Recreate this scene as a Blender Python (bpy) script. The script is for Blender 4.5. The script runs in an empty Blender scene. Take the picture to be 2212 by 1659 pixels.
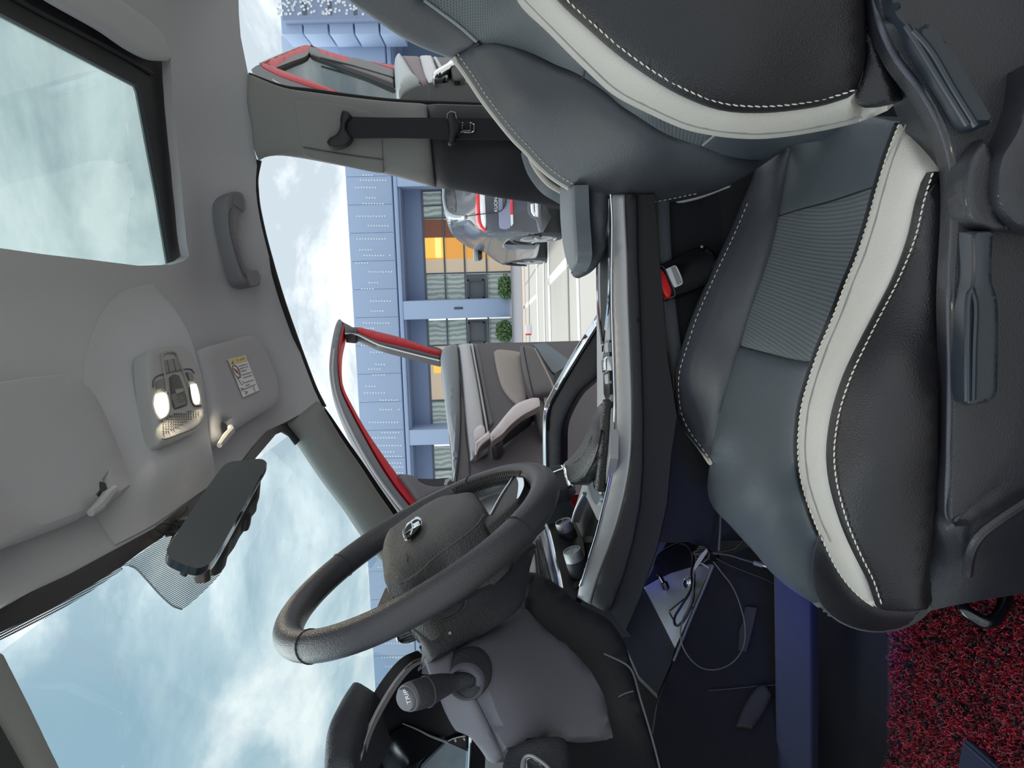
import bpy, bmesh, math, random
import numpy as np
from mathutils import Vector, Matrix
from mathutils.geometry import delaunay_2d_cdt

random.seed(7); rng = np.random.default_rng(7)
SC = bpy.context.scene
COL = SC.collection

# ------------------------------------------------------------------ camera
# The photograph lies on its side: the car's "up" points to the left of the frame.
# World: X runs towards the rear of the car, Y from the driver's sill to the passenger side, Z up.
F_PX, YAW, PITCH, ROLL = 1600.0, math.radians(8.2), math.radians(-0.8), 0.03
CAM = np.array([0.0, 0.0, 0.9])
FW = np.array([-math.sin(YAW) * math.cos(PITCH), math.cos(YAW) * math.cos(PITCH), math.sin(PITCH)])
_r = np.array([math.cos(YAW), math.sin(YAW), 0.0]); _u = np.cross(_r, FW)
CX = -math.sin(ROLL) * _r - math.cos(ROLL) * _u
CY = math.cos(ROLL) * _r - math.sin(ROLL) * _u
cam_d = bpy.data.cameras.new('camera'); cam_o = bpy.data.objects.new('camera', cam_d); COL.objects.link(cam_o)
cam_o.matrix_world = Matrix(((CX[0], CY[0], -FW[0], CAM[0]), (CX[1], CY[1], -FW[1], CAM[1]),
                             (CX[2], CY[2], -FW[2], CAM[2]), (0, 0, 0, 1)))
cam_d.sensor_fit = 'HORIZONTAL'; cam_d.sensor_width = 36.0; cam_d.lens = 36.0 * F_PX / 2212.0
cam_d.clip_start = 0.02; cam_d.clip_end = 600
SC.camera = cam_o

# ------------------------------------------------------------------ exposure, sky, sun
SC.view_settings.view_transform = 'Standard'; SC.view_settings.look = 'None'
SC.view_settings.exposure = 0.2; SC.view_settings.gamma = 1.0; SC.view_settings.use_curve_mapping = False
try:
    SC.cycles.use_denoising = True
    SC.cycles.max_bounces = 9; SC.cycles.diffuse_bounces = 5; SC.cycles.transparent_max_bounces = 16
    SC.cycles.sample_clamp_indirect = 6.0
except Exception:
    pass

def lin(c):
    c = np.array(c[:3], float) / 255.0
    return tuple(np.where(c <= .04045, c / 12.92, ((c + .055) / 1.055) ** 2.4)) + (1.0,)

W = bpy.data.worlds.new('sky'); SC.world = W; W.use_nodes = True
nt = W.node_tree; nt.nodes.clear()
def wn(t, **k):
    n = nt.nodes.new(t)
    for a, b in k.items(): setattr(n, a, b)
    return n
out = wn('ShaderNodeOutputWorld'); bg = wn('ShaderNodeBackground')
tc = wn('ShaderNodeTexCoord'); mp = wn('ShaderNodeMapping'); mp.inputs['Scale'].default_value = (1.0, 1.0, 2.4)
mp.inputs['Location'].default_value = (0.35, 0.1, 0.2)
n1 = wn('ShaderNodeTexNoise'); n1.inputs['Scale'].default_value = 3.4; n1.inputs['Detail'].default_value = 9; n1.inputs['Roughness'].default_value = .58
n1.inputs['Distortion'].default_value = .35
r1 = wn('ShaderNodeValToRGB'); r1.color_ramp.elements[0].position = .37; r1.color_ramp.elements[1].position = .66
r1.color_ramp.elements[0].color = lin((160, 188, 204)); r1.color_ramp.elements[1].color = (.98, 1.0, 1.0, 1)
e = r1.color_ramp.elements.new(.50); e.color = lin((186, 207, 218))
r2 = wn('ShaderNodeValToRGB'); r2.color_ramp.elements[0].position = .42; r2.color_ramp.elements[1].position = .58
r2.color_ramp.elements[0].color = (.58, .67, .74, 1); r2.color_ramp.elements[1].color = (1.25, 1.3, 1.32, 1)
sep = wn('ShaderNodeSeparateXYZ')
vx = wn('ShaderNodeMapRange'); vx.inputs[1].default_value = -.46; vx.inputs[2].default_value = -.16
mixw = wn('ShaderNodeMix', data_type='RGBA')
L = nt.links.new
L(tc.outputs['Generated'], mp.inputs['Vector']); L(mp.outputs[0], n1.inputs['Vector']); L(n1.outputs['Fac'], r1.inputs['Fac']); L(n1.outputs['Fac'], r2.inputs['Fac'])
L(tc.outputs['Generated'], sep.inputs[0]); L(sep.outputs['X'], vx.inputs[0])
L(vx.outputs[0], mixw.inputs[0]); L(r1.outputs[0], mixw.inputs[6]); L(r2.outputs[0], mixw.inputs[7]); L(mixw.outputs[2], bg.inputs['Color'])
L(bg.outputs[0], out.inputs[0]); bg.inputs['Strength'].default_value = 1.0

sun_d = bpy.data.lights.new('sun', 'SUN'); sun_d.energy = 2.2; sun_d.angle = math.radians(50); sun_d.color = (1, .97, .92)
sun_o = bpy.data.objects.new('sun', sun_d); COL.objects.link(sun_o)
sun_o.rotation_euler = Vector((-.55, .35, .85)).to_track_quat('Z', 'Y').to_euler()   # behind the bright cloud over the bonnet

# ------------------------------------------------------------------ pixel rays, surfaces
def rays(P):
    P = np.atleast_2d(np.asarray(P, float))
    return FW + np.outer((P[:, 0] - 1106) / F_PX, CX) + np.outer((829.5 - P[:, 1]) / F_PX, CY)
def YP(y): return lambda P: CAM + rays(P) * ((y - CAM[1]) / rays(P)[:, 1])[:, None]
def XP(x): return lambda P: CAM + rays(P) * ((x - CAM[0]) / rays(P)[:, 0])[:, None]
def ZP(z): return lambda P: CAM + rays(P) * ((z - CAM[2]) / rays(P)[:, 2])[:, None]
def PL(p, n):
    p = np.array(p, float); n = np.array(n, float)
    return lambda P: CAM + rays(P) * (((p - CAM) @ n) / (rays(P) @ n))[:, None]
def TY(ctrl):
    """surface through points (px, py, Y): thin plate (or plane for three points) in Y"""
    c = np.array(ctrl, float); q = c[:, :2] / 500.0; n = len(c)
    U = lambda r2: np.where(r2 > 1e-12, r2 * np.log(np.maximum(r2, 1e-12)), 0)
    A = np.hstack([np.ones((n, 1)), q])
    if n > 3:
        K = U(((q[:, None] - q[None]) ** 2).sum(-1)) + np.eye(n) * 1e-5
        S = np.block([[K, A], [A.T, np.zeros((3, 3))]])
        w = np.linalg.solve(S, np.concatenate([c[:, 2], np.zeros(3)]))
    else:
        w = np.concatenate([np.zeros(n), np.linalg.lstsq(A, c[:, 2], rcond=None)[0]])
    def f(P):
        P = np.atleast_2d(np.asarray(P, float)); p = P / 500.0
        y = np.hstack([np.ones((len(p), 1)), p]) @ w[n:]
        if n > 3: y = y + U(((p[:, None] - q[None]) ** 2).sum(-1)) @ w[:n]
        d = rays(P)
        return CAM + d * ((y - CAM[1]) / d[:, 1])[:, None]
    return f
def roof_z(x, y):
    s = np.where(y < 1.2, np.minimum(1.2 - y, .58), y - 1.2)
    z = 1.56 - .08 * (np.maximum(s - .40, 0) / .16) ** 2
    return z - .16 * (np.maximum(-x, 0) / .33) ** 1.5
def HZ(off=0.0):
    """the underside of the roof, moved down by off"""
    o = off if callable(off) else (lambda P: off)
    def f(P):
        P = np.atleast_2d(np.asarray(P, float)); d = rays(P); of = o(P)
        g = lambda t: CAM[2] + d[:, 2] * t - roof_z(d[:, 0] * t, d[:, 1] * t) + of
        lo = np.zeros(len(P)); hi = np.full(len(P), 3.0); found = np.zeros(len(P), bool)
        for t in np.linspace(.6, 3, 80):
            tt = np.full(len(P), t); pos = (g(tt) > 0) & ~found
            hi[pos] = t; lo[pos] = t - .031; found |= pos
        for _ in range(26):
            m = (lo + hi) / 2; p = g(m) > 0; hi = np.where(p, m, hi); lo = np.where(p, lo, m)
        return CAM + d * ((lo + hi) / 2)[:, None]
    return f
def toward(f, dist):
    """the same surface lifted by dist along its own normal, on the observer's side"""
    def g(P):
        P = np.atleast_2d(np.asarray(P, float)); q = f(P); d = rays(P); d = d / np.linalg.norm(d, axis=1)[:, None]
        n = np.cross(f(P + [1.0, 0]) - q, f(P + [0, 1.0]) - q); n /= np.linalg.norm(n, axis=1)[:, None] + 1e-15
        c = np.maximum(np.abs((n * d).sum(1)), .22)
        return q - d * (dist / c)[:, None]
    return g
def pt(px, py, f): return f([(px, py)])[0]

# ------------------------------------------------------------------ objects
ROOT = {}
def thing(name, label, cat, loc, group=None):
    o = bpy.data.objects.new(name, None); COL.objects.link(o); o.location = loc; o.empty_display_size = .05
    o['label'] = label; o['category'] = cat
    if group: o['group'] = group
    ROOT[o] = np.array(loc, float); return o
def tag(o, label, cat, group=None):
    o['label'] = label; o['category'] = cat
    if group: o['group'] = group
    return o
def base_of(o):
    while o.parent: o = o.parent
    return ROOT.get(o, np.zeros(3))
def mesh_obj(name, V, Fc, mat, parent=None, sharp=38, uv=None, smooth=True):
    V = np.asarray(V, float)
    if parent is not None: V = V - base_of(parent)
    me = bpy.data.meshes.new(name); me.from_pydata([tuple(v) for v in V], [], [tuple(f) for f in Fc])
    if smooth:
        me.polygons.foreach_set('use_smooth', [True] * len(me.polygons))
        if sharp: me.set_sharp_from_angle(angle=math.radians(sharp))
    if uv is not None:
        l = me.uv_layers.new(name='UVMap'); idx = np.empty(len(me.loops), int); me.loops.foreach_get('vertex_index', idx)
        l.data.foreach_set('uv', np.asarray(uv, float)[idx].ravel())
    if mat: me.materials.append(mat)
    o = bpy.data.objects.new(name, me); COL.objects.link(o)
    if parent is not None: o.parent = parent
    return o
def struct(o): o['kind'] = 'structure'; return o
def stuff(o): o['kind'] = 'stuff'; return o

def cr(P, closed=False, step=8.0, corner=50):
    """smooth a polyline; turns sharper than corner degrees stay sharp. works in 2-D or 3-D"""
    P = np.asarray(P, float); n = len(P)
    if n < 3 and not closed:
        m = max(1, int(np.linalg.norm(P[-1] - P[0]) / step)); t = np.linspace(0, 1, m + 1)[:, None]
        return P[0] * (1 - t) + P[-1] * t
    def ang(i):
        a, b, c = P[(i - 1) % n], P[i], P[(i + 1) % n]; u, v = b - a, c - b
        return math.degrees(math.acos(np.clip(u @ v / (np.linalg.norm(u) * np.linalg.norm(v) + 1e-12), -1, 1)))
    sharp = [(not closed and i in (0, n - 1)) or ang(i) > corner for i in range(n)]
    res = []; m = n if closed else n - 1
    for i in range(m):
        p1, p2 = P[i], P[(i + 1) % n]
        p0 = p1 - (p2 - p1) if sharp[i] else P[(i - 1) % n]
        p3 = p2 + (p2 - p1) if sharp[(i + 1) % n] else P[(i + 2) % n]
        dl = lambda a, b: max(np.linalg.norm(b - a), 1e-9) ** .5
        t0 = 0; t1 = t0 + dl(p0, p1); t2 = t1 + dl(p1, p2); t3 = t2 + dl(p2, p3)
        k = max(1, int(math.ceil(np.linalg.norm(p2 - p1) / step)))
        for j in range(k):
            t = t1 + (t2 - t1) * j / k
            a1 = (t1 - t) / (t1 - t0) * p0 + (t - t0) / (t1 - t0) * p1
            a2 = (t2 - t) / (t2 - t1) * p1 + (t - t1) / (t2 - t1) * p2
            a3 = (t3 - t) / (t3 - t2) * p2 + (t - t2) / (t3 - t2) * p3
            b1 = (t2 - t) / (t2 - t0) * a1 + (t - t0) / (t2 - t0) * a2
            b2 = (t3 - t) / (t3 - t1) * a2 + (t - t1) / (t3 - t1) * a3
            res.append((t2 - t) / (t2 - t1) * b1 + (t - t1) / (t2 - t1) * b2)
    if not closed: res.append(P[-1])
    return np.array(res)

def inside(poly, Q):
    x, y = Q[:, 0], Q[:, 1]; r = np.zeros(len(Q), bool); a = poly; b = np.roll(poly, -1, 0)
    for (x1, y1), (x2, y2) in zip(a, b):
        if y1 == y2: continue
        c = ((y1 > y) != (y2 > y)) & (x < (x2 - x1) * (y - y1) / (y2 - y1) + x1); r ^= c
    return r
def dist_poly(poly, Q):
    d = np.full(len(Q), 1e9); b = np.roll(poly, -1, 0)
    for p, q in zip(poly, b):
        v = q - p; l = v @ v
        t = np.clip(((Q - p) @ v) / (l + 1e-12), 0, 1)
        d = np.minimum(d, np.linalg.norm(Q - p - t[:, None] * v, axis=1))
    return d

def patch(name, outline, f, mat, parent=None, bulge=0.0, bw=30, thick=.012, sp=None, smooth=True, corner=50, sharp=38):
    """a shell: the outline seen by the observer, laid on surface f, pillowed and given thickness behind"""
    O = np.asarray(outline, float)
    area = abs(np.sum(O[:, 0] * np.roll(O[:, 1], -1) - np.roll(O[:, 0], -1) * O[:, 1])) / 2
    if sp is None: sp = float(np.clip(math.sqrt(area) / 13, 3, 34))
    B = cr(O, True, sp * .8, corner) if smooth else np.vstack([cr(O[[i, (i + 1) % len(O)]], step=sp)[:-1] for i in range(len(O))])
    lo, hi = B.min(0), B.max(0)
    gx, gy = np.meshgrid(np.arange(lo[0] + sp / 2, hi[0], sp), np.arange(lo[1] + sp / 2, hi[1], sp * .866))
    gx = gx + (np.arange(gx.shape[0]) % 2)[:, None] * sp / 2
    G = np.stack([gx.ravel(), gy.ravel()], 1)
    if len(G):
        G = G[inside(B, G)]
        if len(G): G = G[dist_poly(B, G) > sp * .55]
    if bulge and bw:
        extra = []                                   # ring of points near the rim so that the pillow rounds off
        for k in (.12, .4):
            nrm = np.roll(B, -1, 0) - np.roll(B, 1, 0); nrm = np.stack([-nrm[:, 1], nrm[:, 0]], 1)
            nrm /= np.linalg.norm(nrm, axis=1)[:, None] + 1e-9
            if not inside(B, B[:1] + nrm[:1] * .5)[0]: nrm = -nrm
            R = B + nrm * bw * k; R = R[inside(B, R)]
            if len(R): R = R[dist_poly(B, R) > bw * k * .8]
            if len(R):
                keep = []
                for r_ in R:
                    if not keep or np.min(np.linalg.norm(np.array(keep) - r_, axis=1)) > sp * .5: keep.append(r_)
                extra.append(np.array(keep))
        if extra:
            E = np.vstack(extra)
            if len(G):
                G = G[np.min(np.linalg.norm(G[:, None] - E[None], axis=2), axis=1) > sp * .45]
            G = np.vstack([G, E]) if len(G) else E
    nb = len(B); P2 = np.vstack([B, G]) if len(G) else B
    r = delaunay_2d_cdt([Vector(p) for p in P2], [(i, (i + 1) % nb) for i in range(nb)], [], 1, 1e-6)
    Q = np.array([tuple(v) for v in r[0]]); T = np.array([t for t in r[2] if len(t) == 3], int)
    V = f(Q)
    fn = np.cross(V[T[:, 1]] - V[T[:, 0]], V[T[:, 2]] - V[T[:, 0]])
    flip = np.einsum('ij,ij->i', fn, CAM - V[T[:, 0]]) < 0
    T[flip] = T[flip][:, ::-1]; fn[flip] *= -1
    N = np.zeros_like(V)
    for k in range(3): np.add.at(N, T[:, k], fn)
    N /= np.linalg.norm(N, axis=1)[:, None] + 1e-12
    if bulge:
        u = np.clip(dist_poly(B, Q) / bw, 0, 1); V = V + N * (bulge * np.sqrt(1 - (1 - u) ** 2))[:, None]
    n = len(V)
    Fc = [tuple(t) for t in T]
    ed = {}
    for t in T:
        for a, b in ((t[0], t[1]), (t[1], t[2]), (t[2], t[0])):
            ed[(a, b)] = ed.get((a, b), 0) + 1
    V2 = V - N * thick
    Fc += [(t[2] + n, t[1] + n, t[0] + n) for t in T]
    for (a, b) in ed:
        if (b, a) not in ed: Fc.append((b, a, a + n, b + n))
    c = V - V.mean(0); U, S_, Vt = np.linalg.svd(c, full_matrices=False)
    uv = c @ Vt[:2].T
    return mesh_obj(name, np.vstack([V, V2]), Fc, mat, parent, sharp, np.vstack([uv, uv]))

def frames(P):
    T = np.gradient(P, axis=0); T /= np.linalg.norm(T, axis=1)[:, None] + 1e-12
    a = np.array([0, 0, 1.]) if abs(T[0][2]) < .9 else np.array([1., 0, 0])
    N = np.cross(T[0], a); N /= np.linalg.norm(N); Ns = [N]
    for i in range(1, len(P)):
        N = Ns[-1] - T[i] * (Ns[-1] @ T[i]); N /= np.linalg.norm(N) + 1e-12; Ns.append(N)
    N = np.array(Ns); return T, N, np.cross(T, N)
def tube_geo(P, r, seg=8, caps=True):
    P = np.asarray(P, float); T, N, B = frames(P)
    r = np.broadcast_to(np.asarray(r, float), (len(P),)) if np.ndim(r) < 2 else np.asarray(r)
    th = np.linspace(0, 2 * math.pi, seg, endpoint=False)
    V = P[:, None] + (np.cos(th)[None, :, None] * N[:, None] + np.sin(th)[None, :, None] * B[:, None]) * r[:, None, None]
    V = V.reshape(-1, 3); Fc = []
    for i in range(len(P) - 1):
        for j in range(seg):
            k = (j + 1) % seg; Fc.append((i * seg + j, i * seg + k, (i + 1) * seg + k, (i + 1) * seg + j))
    if caps: Fc += [tuple(range(seg))[::-1], tuple((len(P) - 1) * seg + j for j in range(seg))]
    return V, Fc
def join_geo(L_):
    V, Fc, o = [], [], 0
    for v, f in L_:
        V.append(np.asarray(v)); Fc += [tuple(i + o for i in q) for q in f]; o += len(v)
    return np.vstack(V), Fc
def tube(name, P, r, mat, parent=None, seg=8, step=None, smooth=True, corner=60):
    P = np.asarray(P, float)
    if smooth and len(P) > 2: P = cr(P, False, step or max(np.linalg.norm(np.diff(P, axis=0), axis=1).sum() / 40, 1e-3), corner)
    return mesh_obj(name, *tube_geo(P, r, seg), mat, parent)
def ptube(name, pix, f, r, mat, parent=None, seg=8, smooth=True, near=0.0, corner=60):
    """a tube that follows a line on a surface"""
    Q = cr(pix, False, 10, corner) if smooth else np.asarray(pix, float)
    P = toward(f, near)(Q) if near else f(Q)
    return mesh_obj(name, *tube_geo(P, r, seg), mat, parent)
def stitches(name, pix, f, mat, parent, near=.0015, dash=12, gap=7, r=.0011, skew=0):
    Q = cr(pix, False, 3, 80); s = np.concatenate([[0], np.cumsum(np.linalg.norm(np.diff(Q, axis=0), axis=1))])
    L_ = []; t = 0.0; g = toward(f, near)
    while t + dash < s[-1]:
        q = np.stack([np.interp(np.linspace(t, t + dash, 4), s, Q[:, k]) for k in (0, 1)], 1)
        if skew:
            d = q[-1] - q[0]; d /= np.linalg.norm(d); q[-1] += np.array([-d[1], d[0]]) * skew; q[0] -= np.array([-d[1], d[0]]) * skew
            q[1:3] = q[0] + (q[-1] - q[0]) * np.array([[.33], [.66]])
        L_.append(tube_geo(g(q), np.array([.5, 1, 1, .5]) * r, 5)); t += dash + gap
    return mesh_obj(name, *join_geo(L_), mat, parent)
def ribbon(name, pix, f, w, mat, parent=None, thick=.002, near=0.0):
    """a flat strip of constant pixel width w lying on a surface"""
    Q = cr(pix, False, 10, 70); d = np.gradient(Q, axis=0); d /= np.linalg.norm(d, axis=1)[:, None]
    n = np.stack([-d[:, 1], d[:, 0]], 1) * w / 2
    return patch(name, np.vstack([Q + n, (Q - n)[::-1]]), toward(f, near) if near else f, mat, parent, thick=thick, smooth=False, sp=max(8, w * .9))
def box_geo(c, s, bev=.0, R=None, seg=2):
    bm = bmesh.new(); bmesh.ops.create_cube(bm, size=1)
    for v in bm.verts: v.co = Vector((v.co.x * s[0], v.co.y * s[1], v.co.z * s[2]))
    if bev: bmesh.ops.bevel(bm, geom=bm.edges[:], offset=bev, segments=seg, affect='EDGES', profile=.5)
    M_ = np.array(R) if R is not None else np.eye(3)
    V = np.array([tuple(v.co) for v in bm.verts]) @ M_.T + np.array(c, float)
    bm.verts.index_update(); Fc = [tuple(v.index for v in f.verts) for f in bm.faces]; bm.free(); return V, Fc
def box(name, c, s, mat, parent=None, bev=.002, R=None): return mesh_obj(name, *box_geo(c, s, bev, R), mat, parent)
def lathe_geo(c, axis, prof, seg=32):
    """prof: (distance along axis, radius)"""
    ax = np.array(axis, float); ax /= np.linalg.norm(ax); a = np.array([0, 0, 1.]) if abs(ax[2]) < .9 else np.array([1., 0, 0])
    u = np.cross(ax, a); u /= np.linalg.norm(u); v = np.cross(ax, u); th = np.linspace(0, 2 * math.pi, seg, endpoint=False)
    V = []; Fc = []
    for d, r in prof:
        V += [np.array(c) + ax * d + (u * math.cos(t) + v * math.sin(t)) * r for t in th]
    for i in range(len(prof) - 1):
        for j in range(seg):
            k = (j + 1) % seg; Fc.append((i * seg + j, i * seg + k, (i + 1) * seg + k, (i + 1) * seg + j))
    Fc += [tuple(range(seg))[::-1], tuple((len(prof) - 1) * seg + j for j in range(seg))]
    return np.array(V), Fc
def lathe(name, c, axis, prof, mat, parent=None, seg=32): return mesh_obj(name, *lathe_geo(c, axis, prof, seg), mat, parent)
def text(name, s, loc, right, up, size, mat, parent=None, ext=.0004):
    cu = bpy.data.curves.new(name, 'FONT'); cu.body = s; cu.size = size; cu.extrude = ext; cu.align_x = 'CENTER'; cu.align_y = 'CENTER'
    cu.materials.append(mat); o = bpy.data.objects.new(name, cu); COL.objects.link(o)
    r_ = np.array(right, float); r_ /= np.linalg.norm(r_); u_ = np.array(up, float); u_ -= r_ * (u_ @ r_); u_ /= np.linalg.norm(u_); n_ = np.cross(r_, u_)
    l = np.array(loc, float)
    bpy.context.view_layer.update()
    me = bpy.data.meshes.new_from_object(o); bpy.data.objects.remove(o); o = bpy.data.objects.new(name, me); COL.objects.link(o)
    if parent is not None: l = l - base_of(parent); o.parent = parent
    o.matrix_local = Matrix(((r_[0], u_[0], n_[0], l[0]), (r_[1], u_[1], n_[1], l[1]), (r_[2], u_[2], n_[2], l[2]), (0, 0, 0, 1)))
    return o

# ------------------------------------------------------------------ materials
MATS = {}
def M(name, col, rough=.5, metal=0.0, bump=0.0, bs=300.0, var=0.0, coat=0.0, spec=.5, emit=None, es=1.0, kind='noise', vs=6.0, alpha=1.0, sheen=0.0):
    if name in MATS: return MATS[name]
    m = bpy.data.materials.new(name); m.use_nodes = True; t = m.node_tree; b = t.nodes['Principled BSDF']
    b.inputs['Base Color'].default_value = lin(col); b.inputs['Roughness'].default_value = rough; b.inputs['Metallic'].default_value = metal
    b.inputs['Specular IOR Level'].default_value = spec; b.inputs['Coat Weight'].default_value = coat; b.inputs['Coat Roughness'].default_value = .08
    if sheen: b.inputs['Sheen Weight'].default_value = sheen
    if emit: b.inputs['Emission Color'].default_value = lin(emit); b.inputs['Emission Strength'].default_value = es
    tcn = t.nodes.new('ShaderNodeTexCoord')
    if bump:
        if kind == 'leather':
            x = t.nodes.new('ShaderNodeTexVoronoi'); x.feature = 'SMOOTH_F1'; x.inputs['Smoothness'].default_value = .4; o_ = x.outputs['Distance']
        else:
            x = t.nodes.new('ShaderNodeTexNoise'); x.inputs['Detail'].default_value = 4; o_ = x.outputs['Fac']
        x.inputs['Scale'].default_value = bs; t.links.new(tcn.outputs['Object'], x.inputs['Vector'])
        bp = t.nodes.new('ShaderNodeBump'); bp.inputs['Strength'].default_value = bump; bp.inputs['Distance'].default_value = .002
        t.links.new(o_, bp.inputs['Height']); t.links.new(bp.outputs[0], b.inputs['Normal'])
    if var:
        v = t.nodes.new('ShaderNodeTexNoise'); v.inputs['Scale'].default_value = vs; v.inputs['Detail'].default_value = 5
        t.links.new(tcn.outputs['Object'], v.inputs['Vector'])
        mx = t.nodes.new('ShaderNodeMix'); mx.data_type = 'RGBA'; c = lin(col)
        mx.inputs[6].default_value = tuple(k * (1 - var) for k in c[:3]) + (1,); mx.inputs[7].default_value = tuple(min(1, k * (1 + var)) for k in c[:3]) + (1,)
        t.links.new(v.outputs['Fac'], mx.inputs[0]); t.links.new(mx.outputs[2], b.inputs['Base Color'])
    MATS[name] = m; return m
def perforated(name, col, pitch=.0045, rough=.5):
    m = M(name, col, rough); t = m.node_tree; b = t.nodes['Principled BSDF']
    uvn = t.nodes.new('ShaderNodeUVMap'); mp_ = t.nodes.new('ShaderNodeVectorMath'); mp_.operation = 'SCALE'; mp_.inputs['Scale'].default_value = 1 / pitch
    v = t.nodes.new('ShaderNodeTexVoronoi'); v.voronoi_dimensions = '2D'; v.inputs['Randomness'].default_value = 0.0; v.inputs['Scale'].default_value = 1
    rp = t.nodes.new('ShaderNodeMapRange'); rp.inputs[1].default_value = .18; rp.inputs[2].default_value = .34
    mx = t.nodes.new('ShaderNodeMix'); mx.data_type = 'RGBA'; c = lin(col); mx.inputs[6].default_value = tuple(k * .4 for k in c[:3]) + (1,); mx.inputs[7].default_value = c
    bp = t.nodes.new('ShaderNodeBump'); bp.inputs['Strength'].default_value = .5; bp.inputs['Distance'].default_value = .001
    l = t.links.new; l(uvn.outputs[0], mp_.inputs[0]); l(mp_.outputs[0], v.inputs['Vector']); l(v.outputs['Distance'], rp.inputs[0])
    l(rp.outputs[0], mx.inputs[0]); l(mx.outputs[2], b.inputs['Base Color']); l(rp.outputs[0], bp.inputs['Height']); l(bp.outputs[0], b.inputs['Normal'])
    return m
def glass(name, tint, refl=.08, rough=.0, dirt=0.0, dcol=(200, 220, 215), boost=1.0):
    m = bpy.data.materials.new(name); m.use_nodes = True; t = m.node_tree; t.nodes.clear(); l = t.links.new
    o_ = t.nodes.new('ShaderNodeOutputMaterial'); tr = t.nodes.new('ShaderNodeBsdfTransparent'); gl = t.nodes.new('ShaderNodeBsdfGlossy')
    tr.inputs[0].default_value = lin(tint); gl.inputs['Roughness'].default_value = rough
    fr = t.nodes.new('ShaderNodeLayerWeight'); pw = t.nodes.new('ShaderNodeMath'); pw.operation = 'POWER'; pw.inputs[1].default_value = 4.5
    ml = t.nodes.new('ShaderNodeMath'); ml.operation = 'MULTIPLY_ADD'; ml.inputs[1].default_value = .8 * boost; ml.inputs[2].default_value = .05 * boost; ml.use_clamp = True
    mx = t.nodes.new('ShaderNodeMixShader'); l(fr.outputs['Facing'], pw.inputs[0]); l(pw.outputs[0], ml.inputs[0]); l(ml.outputs[0], mx.inputs[0]); l(tr.outputs[0], mx.inputs[1]); l(gl.outputs[0], mx.inputs[2])
    last = mx
    if dirt:
        df = t.nodes.new('ShaderNodeBsdfDiffuse'); df.inputs[0].default_value = lin(dcol); ts = t.nodes.new('ShaderNodeBsdfTranslucent'); ts.inputs[0].default_value = lin(dcol)
        ad = t.nodes.new('ShaderNodeMixShader'); ad.inputs[0].default_value = .8; l(df.outputs[0], ad.inputs[1]); l(ts.outputs[0], ad.inputs[2])
        nz = t.nodes.new('ShaderNodeTexNoise'); nz.inputs['Scale'].default_value = 9; nz.inputs['Detail'].default_value = 8; nz.inputs['Roughness'].default_value = .7
        tcn = t.nodes.new('ShaderNodeTexCoord'); l(tcn.outputs['Object'], nz.inputs['Vector'])
        rp = t.nodes.new('ShaderNodeMapRange'); rp.inputs[1].default_value = .3; rp.inputs[2].default_value = .75; rp.inputs[3].default_value = dirt * .5; rp.inputs[4].default_value = dirt * 1.3
        l(nz.outputs['Fac'], rp.inputs[0]); m2 = t.nodes.new('ShaderNodeMixShader'); l(rp.outputs[0], m2.inputs[0]); l(mx.outputs[0], m2.inputs[1]); l(ad.outputs[0], m2.inputs[2]); last = m2
    l(last.outputs[0], o_.inputs[0]); MATS[name] = m; return m

headliner = M('headliner fabric', (194, 195, 200), .95, bump=.25, bs=900, sheen=.2)
pillar_cloth = M('pillar fabric', (144, 145, 143), .95, bump=.25, bs=900)
visor_cloth = M('visor fabric', (182, 181, 186), .95, bump=.25, bs=900)
lamp_plastic = M('grey cabin plastic', (176, 177, 178), .55, bump=.15, bs=1500)
black_trim = M('black trim', (34, 36, 42), .6, bump=.3, bs=900)
black_soft = M('soft black plastic', (44, 46, 52), .55, bump=.35, bs=700, kind='leather')
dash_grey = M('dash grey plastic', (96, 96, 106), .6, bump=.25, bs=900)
seat_leather = M('dark grey leather', (80, 88, 95), .4, bump=.22, bs=900, kind='leather')
seat_side = M('black leather', (33, 31, 35), .42, bump=.22, bs=900, kind='leather')
seat_shoulder = M('grey leather', (76, 79, 86), .42, bump=.22, bs=900, kind='leather')
seat_perf = perforated('perforated leather', (100, 108, 114))
white_leather = M('cream leather', (206, 201, 193), .5, bump=.2, bs=900, kind='leather')
thread = M('cream thread', (224, 218, 206), .7)
piping_dark = M('black piping', (30, 30, 34), .5)
valance_plastic = M('grained black plastic', (40, 41, 47), .32, bump=.3, bs=1100, coat=.15)
lever_plastic = M('lever plastic', (40, 47, 56), .3)
wheel_leather = M('wheel leather', (60, 59, 64), .33, bump=.25, bs=900, kind='leather')
wheel_pad = M('airbag plastic', (70, 69, 70), .5, bump=.55, bs=600, kind='leather')
chrome = M('chrome', (225, 228, 232), .12, 1.0)
satin = M('satin silver', (168, 168, 170), .42, .45)
dark_gloss = M('gloss black', (12, 13, 16), .12, coat=.4)
rubber = M('black rubber', (24, 24, 27), .7)
carpet = M('dark carpet', (9, 10, 16), 1.0, bump=.8, bs=500)
red_paint = M('red paint', (180, 14, 32), .45, spec=.2)

# ================================================================== THE SETTING
ground_m = M('pale concrete', (186, 183, 176), .9, bump=.25, bs=60, var=.06, vs=1.6)
def GZ(x, y): return .005 * y
gnd = struct(mesh_obj('floor_outside', [(-90, -40, GZ(0, -40)), (60, -40, GZ(0, -40)), (60, 80, GZ(0, 80)), (-90, 80, GZ(0, 80))], [(0, 1, 2, 3)], ground_m, smooth=False))

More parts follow.
